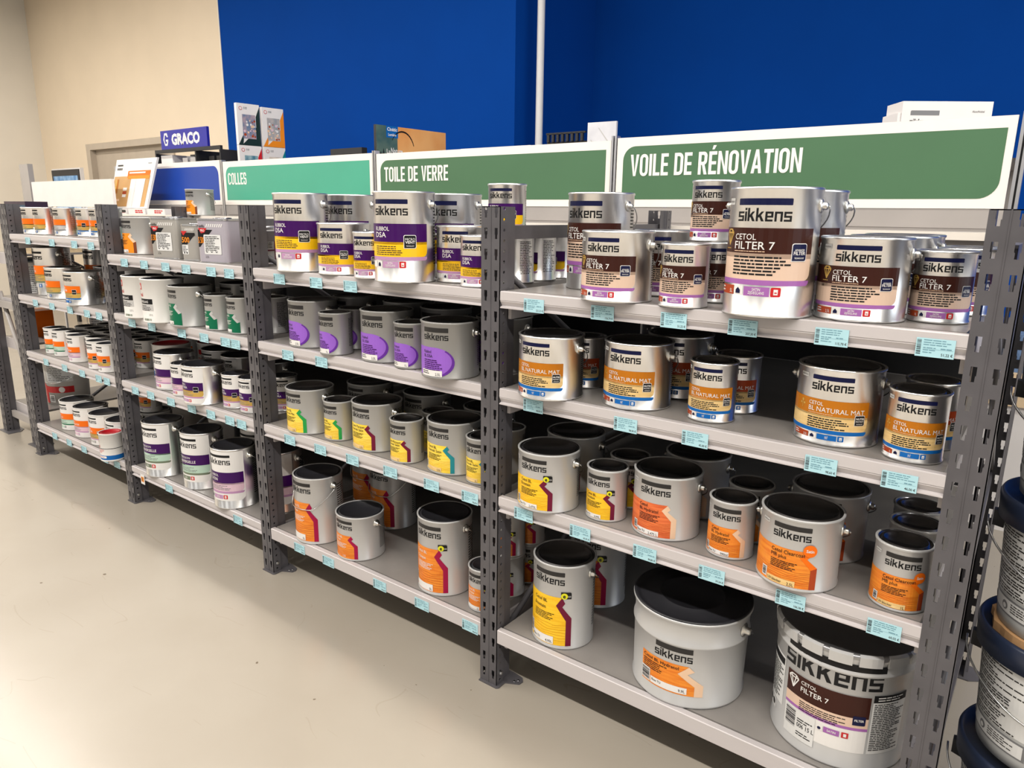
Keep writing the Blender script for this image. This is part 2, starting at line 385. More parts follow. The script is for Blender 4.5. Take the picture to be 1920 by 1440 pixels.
# ------------------------------------------------------------------ wrapping print round a can
def clip_u(poly, u, keep_less):
    out = []
    for i in range(len(poly)):
        a = poly[i]; b = poly[(i + 1) % len(poly)]
        ia = (a[0] <= u) if keep_less else (a[0] >= u); ib = (b[0] <= u) if keep_less else (b[0] >= u)
        if ia: out.append(a)
        if ia != ib:
            t = (u - a[0]) / (b[0] - a[0]); out.append((u, a[1] + t * (b[1] - a[1])))
    return out
def wrap_label(name, polys, pos, step):
    mb = MB()
    for poly, mt, lift in polys:
        us = [p[0] for p in poly]
        if max(us) - min(us) <= step * 1.01: tris = [poly]
        else:
            conv = len(poly) <= 4
            tris = [poly] if conv else [[poly[i] for i in t] for t in tessellate_polygon([[Vector((a, b, 0)) for a, b in poly]])]
        for t in tris:
            u0 = min(p[0] for p in t); u1 = max(p[0] for p in t)
            k = math.floor(u0 / step + 1e-9)
            while k * step < u1 - 1e-9:
                q = t
                if u0 < k * step: q = clip_u(q, k * step, False)
                if u1 > (k + 1) * step and len(q) > 2: q = clip_u(q, (k + 1) * step, True)
                if len(q) > 2: mb.face([pos(a, b, lift) for a, b in q], mt, False)
                k += 1
    return mb.mesh(name)

# lifts (metres above the can wall)
A, B_, C_, E_ = 0.0004, 0.0009, 0.0014, 0.0019
SIZES = {'5': (.0879, .254), '2': (.0836, .1616), '1': (.053, .1386), 'p': (.083, .180)}
VOL = {'5': '5L', '2': '2,5L', '1': '1L', 'p': '2,5L'}

def head(h, su, sv, dark, t=(.10, .155, .29), u0=-.235, u1=.275, word=BLACK):
    out = rrect(u0 * su, u1 * su, h - t[1] * sv, h - t[0] * sv, .008 * su, dark, A)
    out += logo(u0 * su, h - t[2] * sv, (u1 - u0) * su, word, A); return out
def maker(h, su, sv, u=-.44, t=.15):
    return rrect(u * su, (u + .13) * su, h - t * sv, h - (t - .055) * sv, .008 * su, LGREY, A) + text2d('AkzoNobel', (u + .012) * su, h - (t - .018) * sv, .02 * su, CHAR, B_, width=.105 * su)
def icon_row(h, su, sv, t0, t1, mid, midtxt, endm, first=RUST, volt='', u=-.47):
    v0, v1 = h - t1 * sv, h - t0 * sv; d = v1 - v0
    out = rect(u * su, (u + .25) * su, v0, v1, first, A) + dashes((u + .015) * su, (u + .10) * su, v1 - .2 * d, 2, d * .36, WHITE, B_, 5)
    out += text2d(volt, (u + .235) * su, v0 + .18 * d, d * .42, WHITE, B_, squeeze=.8, align='r')
    a = (u + .26) * su; w = .10 * su
    out += rect(a, a + w, v0, v1, WHITE, A)
    out += [([(a + .2 * w, v0 + .18 * d), (a + .72 * w, v0 + .18 * d), (a + .72 * w, v0 + .55 * d), (a + .46 * w, v0 + .85 * d), (a + .2 * w, v0 + .55 * d)], NAVY, B_)]
    b = a + w + .01 * su
    out += rect(b, b + .24 * su, v0, v1, mid, A)
    lines = midtxt.split('/')
    for i, tx in enumerate(lines):
        out += text2d(tx, b + .12 * su, v1 - d * (.12 + (i + 1) * .74 / len(lines)) + .06 * d, d * .5 / len(lines) + .05 * d, WHITE, B_, width=.8 * min(.24 * su, len(tx) * d * .22), align='c', bold=.01)
    c = b + .25 * su
    out += rrect(c, c + d * 1.05, v0, v1, d * .15, endm, A) + rect(c + .3 * d, c + .75 * d, v0 + .2 * d, v0 + .8 * d, WHITE, B_) + rect(c + .4 * d, c + .65 * d, v0 + .38 * d, v0 + .5 * d, endm, C_)
    return out
def badge(h, su, sv, u, t0, t1, lines, bg=NAVY):
    v0, v1 = h - t1 * sv, h - t0 * sv; d = v1 - v0; w = d * .95; e = .05 * d
    out = rrect(u * su - e, u * su + w + e, v0 - e, v1 + e, .14 * d, WHITE, B_, 'bcd') + rrect(u * su, u * su + w, v0, v1, .12 * d, bg, C_, 'bcd')
    for i, (tx, hh) in enumerate(lines):
        out += text2d(tx, u * su + w / 2, v1 - d * (.40 + i * .24), d * hh, WHITE, E_, width=w * (.84 if hh > .12 else .7), align='c', bold=.02)
    return out
def bands(h, su, sv, ts, ms, uR, uL=-.80):
    out = []
    for i, mm in enumerate(ms):
        v1, v0 = h - ts[i] * sv, h - ts[i + 1] * sv
        out += rrect(uL * su, uR * su, v0, v1, min(.07 * su, (v1 - v0) * .9), mm, A, 'b' if i > 0 else '')
    # the strip under the last but one band follows its rounded corner
    return out
def sidetext(h, su, r):
    u0, u1 = r * R(100), r * R(150)
    return dashes(u0, u1, h * .86, 20, h * .034, CHAR, A, 9) + dashes(-u1, -u0, h * .86, 20, h * .034, CHAR, A, 10)
def barcode(h, su, u, v0, v1, w):
    return rect(u * su, (u + w) * su, v0, v1, WHITE, B_) + bars((u + .012) * su, (u + w - .012) * su, v0 + .1 * (v1 - v0), v1 - .08 * (v1 - v0), BLACK, C_)
def diamond(u, v, s, mt, lift):
    w = .10 * s; out = []
    P = [(-.5, .35), (-.25, .6), (.25, .6), (.5, .35), (0, -.6)]; t = .05
    def seg(a, b):
        ax, ay = a; bx, by = b; L = math.hypot(bx - ax, by - ay); nx, ny = -(by - ay) / L * t, (bx - ax) / L * t
        return [([(u + (p[0]) * s, v + (p[1]) * s) for p in ((ax + nx, ay + ny), (bx + nx, by + ny), (bx - nx, by - ny), (ax - nx, ay - ny))], mt, lift)]
    for i in range(5): out += seg(P[i], P[(i + 1) % 5])
    out += seg((-.5, .35), (.5, .35)) + seg((-.2, .35), (0, -.6)) + seg((.2, .35), (0, -.6)) + seg((-.25, .6), (-.2, .35)) + seg((.25, .6), (.2, .35))
    return out

def scales(sz):
    r, h = SIZES[sz]
    if sz == '5': return r, h, .214, h * .90
    return r, h, h, h
def lab_filter(sz):
    r, h, su, sv = scales(sz); o = head(h, su, sv, NAVY) + maker(h, su, sv)
    o += bands(h, su, sv, (.345, .56, .785, .83), (BROWN, BEIGE, MAUVE), .53)
    o += rrect(-.8 * su, .53 * su, h - .60 * sv, h - .56 * sv, .001, BEIGE, A, '') 
    o += text2d('CETOL', -.25 * su, h - .445 * sv, .052 * su, WHITE, B_, width=.23 * su, bold=.004)
    o += text2d('FILTER 7', -.25 * su, h - .525 * sv, .068 * su, WHITE, B_, width=.40 * su, bold=.006)
    o += diamond(-.345 * su, h - .43 * sv, .12 * su, GOLD, B_) + dashes(-.41 * su, -.28 * su, h - .52 * sv, 1, .02 * su, GOLD, B_, 4)
    o += dashes(-.25 * su, .2 * su, h - .540 * sv, 1, .016 * su, PEACH, B_, 8)
    o += dashes(-.25 * su, .34 * su, h - .585 * sv, 6, .031 * su, BLACK, B_, 11, .5)
    o += badge(h, su, sv, .31, .475, .615, (('ADVANCED', .10), ('FILTER', .2), ('TECHNOLOGY', .09)))
    o += icon_row(h, su, sv, .845, .925, MAUVE, 'SATIN/ZIJDEGLANS', RED, RUST, VOL[sz])
    o += barcode(h, su, -.66, h - .93 * sv, h - .72 * sv, .10) + sidetext(h, su, r); return o
def lab_nat(sz, dark=False):
    r, h, su, sv = scales(sz); o = head(h, su, sv, NAVY) + maker(h, su, sv)
    o += bands(h, su, sv, (.405, .605, .79, .84), (RUST if dark else OCHRE, WOODC, BLUE), .50)
    o += rect(-.8 * su, .50 * su, h - .63 * sv, h - .605 * sv, WOODC, A)
    o += text2d('CETOL', -.25 * su, h - .485 * sv, .046 * su, WHITE, B_, width=.19 * su, bold=.004)
    o += text2d('BL NATURAL MAT', -.25 * su, h - .565 * sv, .060 * su, WHITE, B_, width=.69 * su, bold=.004)
    o += disc(-.36 * su, h - .46 * sv, .018 * su, GOLD, B_) + disc(-.39 * su, h - .50 * sv, .014 * su, GOLD, B_) + disc(-.33 * su, h - .50 * sv, .014 * su, GOLD, B_) + rect(-.364 * su, -.356 * su, h - .56 * sv, h - .46 * sv, GOLD, B_)
    o += dashes(-.25 * su, .2 * su, h - .585 * sv, 1, .014 * su, PEACH, B_, 8)
    o += dashes(-.25 * su, .30 * su, h - .645 * sv, 5, .029 * su, BLACK, B_, 12, .5)
    o += badge(h, su, sv, .33, .575, .70, (('NUTRI', .2), ('PROTECT', .13), ('TECHNOLOGY', .09)), BLACK)
    o += icon_row(h, su, sv, .855, .925, BLUE, 'MAT', BLUE, RUST, VOL[sz]) + sidetext(h, su, r); return o
def lab_dsa(sz):
    r, h, su, sv = scales(sz); o = head(h, su, sv, NAVY)
    o += bands(h, su, sv, (.39, .61, .79, .835), (PURPLE, YELLOW, LILAC), .55)
    o += rect(-.8 * su, .55 * su, h - .64 * sv, h - .61 * sv, YELLOW, A)
    o += text2d('RUBBOL', -.23 * su, h - .475 * sv, .052 * su, WHITE, B_, width=.25 * su, bold=.006)
    o += text2d('DSA', -.23 * su, h - .555 * sv, .066 * su, WHITE, B_, width=.20 * su, bold=.006)
    o += dashes(-.23 * su, .25 * su, h - .66 * sv, 5, .026 * su, CHAR, B_, 13)
    o += badge(h, su, sv, .22, .53, .68, (('MICRO', .2), ('VENT', .2), ('TECHNOLOGY', .08)), BLACK)
    o += icon_row(h, su, sv, .845, .925, LILAC, 'SATIN/ZIJDEGLANS', RED, WHITE, '') + sidetext(h, su, r); return o
def lab_bldsa(sz):
    r, h, su, sv = scales(sz); o = head(h, su, sv, CHAR, (.095, .175, .31), word=BLACK)
    pts = [(-.8 * su, h - .95 * sv), (-.05 * su, h - .95 * sv)]
    for k in range(17):
        a = R(-70 + 160 * k / 16); pts.append((.02 * su + .36 * su * math.cos(a), h - .70 * sv + .26 * sv * math.sin(a)))
    pts.append((-.8 * su, h - .44 * sv)); o += [(pts, VIOLET, A)]
    arc = []
    for k in range(13):
        a = R(-70 + 125 * k / 12); arc.append((.02 * su + .362 * su * math.cos(a), h - .70 * sv + .262 * sv * math.sin(a)))
    for k in range(12, -1, -1):
        a = R(-70 + 125 * k / 12); arc.append((.0 * su + (.30 + .06 * (k / 12)) * su * math.cos(a), h - .70 * sv + .24 * sv * math.sin(a)))
    for k in range(12): o += [([arc[k], arc[k + 1], arc[24 - k], arc[25 - k]], VIOLETD, B_)]
    o += text2d('Rubbol', -.23 * su, h - .545 * sv, .05 * su, BLACK, C_, squeeze=.9) + text2d('BL DSA', -.23 * su, h - .62 * sv, .05 * su, BLACK, C_, squeeze=.9)
    o += dashes(-.23 * su, .22 * su, h - .66 * sv, 6, .034 * su, PURPLE, C_, 14)
    o += rect(-.3 * su, .16 * su, h - .955 * sv, h - .845 * sv, WHITE, C_) + text2d(VOL[sz], .13 * su, h - .935 * sv, .045 * su, BLACK, E_, align='r') + dashes(-.27 * su, -.05 * su, h - .865 * sv, 2, .035 * su, CHAR, E_, 3)
    return o + sidetext(h, su, r)
def lab_house(sz, panel, strip, grain, l1, l2, ink, box_m=WHITE, vol='', base='', eco=False, satin=False, shadow=None, pt=None, boxink=BLACK):
    r, h, su, sv = scales(sz)
    if sz == '5': sv = h; su = .196
    t3 = {'5': (.075, .125, .225), '2': (.10, .165, .295), '1': (.115, .185, .315), 'p': (.10, .165, .295)}[sz]
    o = head(h, su, sv, CHAR, t3, u0=-.225, u1=.265) + maker(h, su, sv, t=t3[1])
    pt = pt or {'5': .37, '2': .43, '1': .45, 'p': .43}[sz]; u = .15; b = .955
    k = (b - pt) / .525
    T = lambda q: h - (pt + q * k) * sv
    # panel with the roof-line notch on its right edge
    notch = [(u + .085, 0), (u, .09), (u + .145, .25), (u + .145, .525)]
    o += [([(-.8 * su, h - b * sv), ((u + .145) * su, h - b * sv), ((u + .145) * su, T(.25)), (u * su, T(.09)), (-.8 * su, T(.09))], panel, A)]
    o += [([(-.8 * su, T(.09)), (u * su, T(.09)), ((u + .085) * su, T(0)), (-.8 * su, T(0))], panel, A)]
    o += [([(u * su, T(.09)), ((u + .085) * su, T(0)), ((u + .13) * su, T(.06)), ((u + .09) * su, T(.10))], strip, B_)]
    o += [([(u * su, T(.09)), ((u + .09) * su, T(.10)), ((u + .225) * su, T(.22)), ((u + .145) * su, T(.25))], strip, B_)]
    o += [([((u + .145) * su, T(.25)), ((u + .225) * su, T(.22)), ((u + .225) * su, T(.525)), ((u + .145) * su, T(.525))], shadow or strip, B_)]
    rn = random.Random(5)
    if grain:
        for i in range(7):
            v = T(.30 + .028 * i); a = -.6; e = .14
            seg = 10; top = []; bot = []
            for j in range(seg + 1):
                x = a + (u + .14 - a) * j / seg; w = .006 * math.sin(j * 1.3 + i) + .004 * math.sin(j * 2.9 + 2 * i)
                top.append((x * su, v + (w + .0022) * sv)); bot.append((x * su, v + (w - .0022) * sv))
            for j in range(seg): o += [([bot[j], bot[j + 1], top[j + 1], top[j]], grain, B_ - .0001)]
    x = -.225
    o += text2d(l1, x * su, T(.075), .050 * su, ink, C_, squeeze=.92, bold=.004) + text2d(l2, x * su, T(.145), .050 * su, ink, C_, squeeze=.92, bold=.004)
    o += dashes(x * su, (u - .02) * su, T(.185), 5, .024 * su, ink, C_, 15)
    if box_m:
        o += rect(-.26 * su, .12 * su, h - .945 * sv, T(.435), box_m, C_)
        if base: o += text2d(base, -.245 * su, T(.495), .036 * su, boxink, E_, squeeze=.8)
        o += text2d(vol, .105 * su, T(.505), .040 * su, boxink, E_, squeeze=.85, align='r')
    else: o += text2d(vol, .10 * su, T(.49), .045 * su, boxink, E_, squeeze=.85, align='r')
    o += barcode(h, su, -.36, h - .92 * sv, T(.35), .085)
    if eco:
        c = ((u + .115) * su, T(-.02)); q = .048 * su
        o += rrect(c[0] - q, c[0] + 2.1 * q, c[1] - .9 * q, c[1] + 1.25 * q, .5 * q, BLACK, C_, 'ac') + disc(c[0], c[1], q, LEMON, E_)
        o += text2d('e', c[0], c[1] - .55 * q, 1.25 * q, BLACK, E_ + .0003, align='c', bold=.03) + text2d('co', c[0] + 1.08 * q, c[1] - .3 * q, .75 * q, WHITE, E_ + .0003, squeeze=.8)
    if satin:
        c = ((u + .115) * su, T(-.02)); q = .085 * su
        o += disc(c[0], c[1], q, ORANGE, E_) + text2d('Satin', c[0], c[1] - .22 * q, .45 * q, WHITE, E_ + .0003, align='c', bold=.02)
    return o + sidetext(h, su, r)
def lab_modern(sz, body_white, band, pale, strip, l1, l2, dark=NAVY, iconm=LILAC, txt='SATIN', bdg=None, area_white=True, endm=RED):
    r, h, su, sv = scales(sz); o = []
    if area_white:
        o += rrect(-.8 * su, .52 * su, h - .955 * sv, h - .035 * sv, .12 * su, WHITE, A, 'b')
    up = lambda q: [(p, mm, l + .0003) for p, mm, l in q]
    o += up(head(h, su, sv, BLACK, (.10, .145, .28), word=BLACK))
    o += up(bands(h, su, sv, (.42, .62, .775, .815), (band, pale, strip), .50) + rect(-.8 * su, .5 * su, h - .645 * sv, h - .62 * sv, pale, A))
    o += up(text2d(l1, -.21 * su, h - .50 * sv, .045 * su, WHITE, B_, squeeze=.95, bold=.008) + text2d(l2, -.21 * su, h - .58 * sv, .055 * su, WHITE, B_, squeeze=.95, bold=.012))
    o += up(dashes(-.21 * su, .28 * su, h - .665 * sv, 4, .026 * su, GREYP, B_, 17))
    if bdg: o += up(badge(h, su, sv, .26, .53, .66, (('', .1), (bdg, .16)), BLACK))
    o += up(icon_row(h, su, sv, .845, .92, iconm, txt, endm, WHITE, '', u=-.52)); return o + sidetext(h, su, r)
def lab_metal(sz):
    r, h, su, sv = scales(sz); x = -.20
    o = rrect(x * su, (x + .15) * su, h - .25 * sv, h - .10 * sv, .02 * su, RED, A) + [([((x + .05) * su, h - .22 * sv), ((x + .05) * su, h - .13 * sv), ((x + .11) * su, h - .16 * sv), ((x + .11) * su, h - .22 * sv)], WHITE, B_)]
    o += text2d('metal', (x - .06) * su, h - .40 * sv, .085 * su, RED, A, squeeze=.95, bold=.012)
    o += rect(-.7 * su, .26 * su, h - .57 * sv, h - .45 * sv, BLACK, A) + text2d('ONDERLAAG', -.2 * su, h - .54 * sv, .05 * su, WHITE, B_, squeeze=.8, bold=.01)
    o += rect(-.1 * su, .27 * su, h - .72 * sv, h - .58 * sv, LGREY, A) + dashes(-.25 * su, .22 * su, h - .60 * sv, 4, .034 * su, CHAR, B_, 4)
    o += text2d('2,5 L', .14 * su, h - .83 * sv, .04 * su, BLACK, A) + bars(-.05 * su, .2 * su, h - .95 * sv, h - .90 * sv, MOSS, A, False)
    return o
def lab_metalred(sz):
    r, h, su, sv = scales(sz)
    o = rrect(-.24 * su, -.09 * su, h - .34 * sv, h - .2 * sv, .02 * su, RED, A) + text2d('metal', -.28 * su, h - .50 * sv, .09 * su, RED, A, squeeze=.95, bold=.012)
    o += rect(-1.1 * su, 1.1 * su, h - .545 * sv, h - .525 * sv, BLACK, A) + dashes(-.25 * su, .2 * su, h - .57 * sv, 4, .035 * su, RED, A, 6)
    o += rect(-1.1 * su, 1.1 * su, h - .94 * sv, h - .78 * sv, BLUE, A) + rrect(-.2 * su, .24 * su, h - .88 * sv, h - .80 * sv, .03 * su, WHITE, B_) + dashes(-.15 * su, .18 * su, h - .83 * sv, 1, .03 * su, RED, C_, 6)
    return o
def lab_dark(sz):
    r, h, su, sv = scales(sz); o = rect(-1.0 * su, 1.1 * su, h - .95 * sv, h - .28 * sv, MAROON, A) + rect(-1. * su, 1.1 * su, h - .27 * sv, h - .08 * sv, WHITE, A) + dashes(.1 * su, .9 * su, h - .12 * sv, 2, .06 * su, RED, B_, 3)
    o += rect(.25 * su, .62 * su, h - .60 * sv, h - .30 * sv, LGREY, B_) + rect(.25 * su, .62 * su, h - .95 * sv, h - .64 * sv, LGREY, B_) + dashes(.28 * su, .6 * su, h - .33 * sv, 6, .04 * su, CHAR, C_, 2) + rect(.27 * su, .60 * su, h - .93 * sv, h - .85 * sv, BLACK, C_)
    return o
H_ = lambda **k: (lambda sz: lab_house(sz, **k))
VOLB = {'5': '4,95L', '2': '2,475L', '1': '0,99L'}
KINDS = {  # key: (body material, lid material, label builder, description)
 'filter': (TIN, LIDM, lab_filter, 'silver can with brown-and-beige bands'),
 'nat': (TIN, LIDM, lab_nat, 'silver can with ochre-and-cream bands'),
 'natdark': (TIN, LIDM, lambda z: lab_nat(z, True), 'silver can with rust-brown band'),
 'dsa': (TIN, LIDM, lab_dsa, 'silver can with purple-and-yellow bands'),
 'bldsa': (GREYSHADE, LIDM, lab_bldsa, 'grey can with violet ball label'),
 'eco': (GREYCAN, LIDM, lambda z: lab_house(z, WOODY, MAROON, GRAINY, 'Cetol BL', 'Ecostain', BLACK, WHITE, VOLB[z], 'Base TU', eco=True), 'grey can with yellow wood-grain label'),
 'hyd': (GREYCAN, LIDM, lambda z: lab_house(z, WOODR if z == '2' else WOODO, PEACH, GRAIN, 'Cetol', 'BL Hydratol', BLACK, WHITE, {'2': '2,475 L', '1': '990ml'}[z], 'Base TU', shadow=PEACH), 'grey can with orange-and-beige label'),
 'clear': (GREYCAN, LIDM, lambda z: lab_house(z, WOODO, ORANGE, GRAIN, 'Cetol Clearcoat', 'MB plus', BLACK, WOODC, VOL[z], 'UV-blocker', satin=True, shadow=RUST), 'grey can with round-badged orange label'),
 'opq': (GREYCAN, DARKLID, lambda z: lab_house(z, WOODO, CRIMSON, GRAIN, 'Cetol BL', 'Opaque', WHITE, WHITE, VOL[z], '', eco=True), 'grey can with orange-and-crimson label'),
 'opqn': (GREYCAN, DARKLID, lambda z: lab_house(z, WOODO, CRIMSON, GRAIN, 'Cetol BL', 'Primer', WHITE, WHITE if z == '5' else None, VOL[z], '', boxink=BLACK if z == '5' else WHITE), 'grey can with badgeless orange-and-crimson label'),
 'vmat': (GREYHALFSHADE, LIDM, lambda z: lab_house(z, WOODL, LGREEN, GRAINY, 'Cetol BL', 'Varnish Mat', BLACK, WOODC, VOL[z]), 'grey can with yellow-and-green label'),
 'vparq': (GREYHALFSHADE, LIDM, lambda z: lab_house(z, WOODL, MAROON, GRAINY, 'Cetol Parquet', 'Varnish Satin', BLACK, WOODC, VOL[z]), 'grey can with yellow-and-maroon label'),
 'vsat': (GREYHALFSHADE, LIDM, lambda z: lab_house(z, WOODL, TEAL, GRAINY, 'Cetol BL', 'Varnish Satin', BLACK, WOODC, VOL[z]), 'grey can with yellow-and-teal label'),
 'ora': (GREYHALFSHADE, LIDM, lambda z: lab_house(z, AMBER, PEACH, None, 'Cetol BL', 'Deckel', BLACK, WHITE, VOL[z], shadow=DBROWN), 'grey can with orange-and-cream label'),
 'green': (GREYHALFSHADE, LIDM, lambda z: lab_house(z, GREEN, LGREY, None, 'Wapex BL', 'Epoxy', WHITE, WHITE, VOL[z], shadow=GREEN), 'grey can with green label'),
 'metal': (WHITECAN, DARKLID, lab_metal, 'white can with red square mark'),
 'metalred': (WHITECAN, mat('red_lid', s2l(176, 20, 34), 0.35, var=0.05), lab_metalred, 'white can with red lid'),
 'rsat': (TIN, DARKLID, lambda z: lab_modern(z, 0, PURPLE, PINKP, LILAC, 'RUBBOL', 'SATIN'), 'white-fronted can with purple-and-pink bands'),
 'rtura': (TIN, DARKLID, lambda z: lab_modern(z, 0, PURPLE, GOLD, LILAC, 'RUBBOL', 'SATURA', bdg='ULTRA'), 'white-fronted can with purple-and-gold bands'),
 'imp': (TIN, DARKLID, lambda z: lab_modern(z, 0, PURPLE, MINT, MOSS, 'IMPRESSION', 'UNIVERSELLE', iconm=MOSS), 'white-fronted can with purple-and-mint bands'),
 'alpha': (TIN, LIDM, lambda z: lab_modern(z, 0, ORANGE, GOLD, MOSS, 'ALPHA', 'PRIMER', area_white=False, iconm=LGREY, txt='', endm=BLUE), 'silver can with orange-and-gold bands'),
 'alphab': (TIN, LIDM, lambda z: lab_modern(z, 0, ORANGE, GOLD, BLUE, 'ALPHA', 'SATURA', bdg='ULTRA', area_white=False, iconm=BLUE, txt='', endm=BLUE), 'silver can with black-badged orange band'),
 'alphag': (TIN, LIDM, lambda z: lab_modern(z, 0, ORANGE, LGREY, GREYP, 'ALPHA', 'XTRA', area_white=False, iconm=LGREY, txt='', endm=BLUE), 'silver can with orange-and-grey bands'),
 'whitem': (WHITECAN, DARKLID, lambda z: lab_modern(z, 1, ORANGE, MINT, GREEN, 'ALPHA', 'MATURA', iconm=MINT, txt='', endm=GREYP), 'white can with orange-and-mint bands'),
 'whitep': (WHITECAN, DARKLID, lambda z: lab_modern(z, 1, ORANGE, PINKP, LILAC, 'ALPHA', 'RENOSATIN', iconm=PINKP, txt='', endm=LILAC), 'white can with orange-and-lilac bands'),
 'whiteg': (WHITECAN, DARKLID, lambda z: lab_modern(z, 1, ORANGE, GOLD, LILAC, 'ALPHA', 'SATURA', bdg='ULTRA', iconm=LGREY, txt='', endm=GREYP), 'white can with orange-and-gold bands'),
 'maroon': (TIN, LIDM, lab_dark, 'dark red can with pale side labels'),
}
SIZEW = {'5': 'tall', '2': 'medium', '1': 'small', 'p': 'medium'}
_CAN = {}
def can_meshes(kind, sz):
    if (kind, sz) in _CAN: return _CAN[(kind, sz)]
    bm_, lm_, fn, _ = KINDS[kind]; r, h = SIZES[sz]
    b = MB(); b.lathe([(0, .001), (r - .006, .001), (r - .002, 0), (r + .0014, .0008), (r + .0016, .004), (r, .0058), (r, h - .0075), (r + .0020, h - .0055), (r + .0022, h - .0015), (r - .0005, h), (r - .003, h - .002)], bm_, 64)
    l = MB(); l.lathe([(r - .003, h - .0025), (r - .005, h - .006), (r - .009, h - .0062), (r - .0105, h - .0015), (r - .0135, h - .0015), (r - .015, h - .0055), (r - .020, h - .0062), (r - .021, h - .0078), (0, h - .0078)], lm_ if lm_ is LIDM else lm_, 64)
    pos = lambda u, v, lift: ((r + lift) * math.sin(u / r), -(r + lift) * math.cos(u / r), v)
    lab = wrap_label('label', fn(sz), pos, r * R(6))
    res = [('body', b.mesh('body')), ('lid', l.mesh('lid')), ('label', lab)]
    if sz in '52':
        for sgn in (1, -1):
            e = MB(); c = (sgn * (r - .001), 0, h * (.86 if sz == '5' else .80))
            e.lathe([(.0, 0), (.0135, 0), (.0135, .003), (.010, .005), (.0075, .006), (.0072, .012), (.005, .0145), (0, .0152)], EARM, 20, c, 'x')
            if sgn < 0: e.v = [(2 * c[0] - x, y, z) for x, y, z in e.v]
            res.append(('handle_ear', e.mesh('handle_ear')))
        z0 = h * (.86 if sz == '5' else .80); q = r + .0065; pts = []; fr = -1 if (kind, sz) == ('opqn', '5') else 1
        for k in range(25):
            a = math.pi * k / 24; drop = .62 * r * min(1, math.sin(a) * 1.25)
            pts.append(((q + .009 * abs(math.cos(a)) ** 6) * math.cos(a), fr * q * math.sin(a), z0 - drop * (1.5 if fr < 0 else 1)))
        w = MB(); w.tube(pts, .0015, WIRE, 6); res.append(('bail_handle', w.mesh('bail_handle')))
    _CAN[(kind, sz)] = res
    return res
BAYN = {4: 'rightmost bay', 3: 'second-from-right bay', 2: 'second-from-left bay', 1: 'leftmost bay'}
LEVN = {1: 'top', 2: 'second', 3: 'third', 4: 'bottom'}
ZL = {1: 1.186, 2: .924, 3: .611, 4: .193}
ORD = ['first', 'second', 'third', 'fourth', 'fifth', 'sixth', 'seventh', 'eighth', 'ninth', 'tenth']
CANS = []      # (kind, size, x, y, z, rot, where)
def can(bay, lev, kind, sz, x, y, rot=0, row='front', dz=0, where=None):
    z = (1.246 if (bay, lev) == (1, 1) else ZL[lev]) + dz
    CANS.append([kind, sz, x, y, z, rot, where or f'{row} row, {LEVN[lev]} shelf, {BAYN[bay]}', bay, lev])
def place_cans():
    seen = {}
    for c in CANS: seen.setdefault((c[0], c[1], c[6]), []).append(c)
    for grp in seen.values():
        grp.sort(key=lambda c: c[2])
        for i, c in enumerate(grp):
            kind, sz, x, y, z, rot, where, bay, lev = c
            lab = f'{SIZEW[sz]} {KINDS[kind][3]}, {where}'
            if len(grp) > 1: lab += f', {ORD[i]} from left'
            t = thing('paint_can', lab, 'paint can', (x, y, z), R(rot), f'paint cans on the {LEVN[lev]} shelf of the {BAYN[bay]}')
            for nm, me in can_meshes(kind, sz): link(nm, me, t)

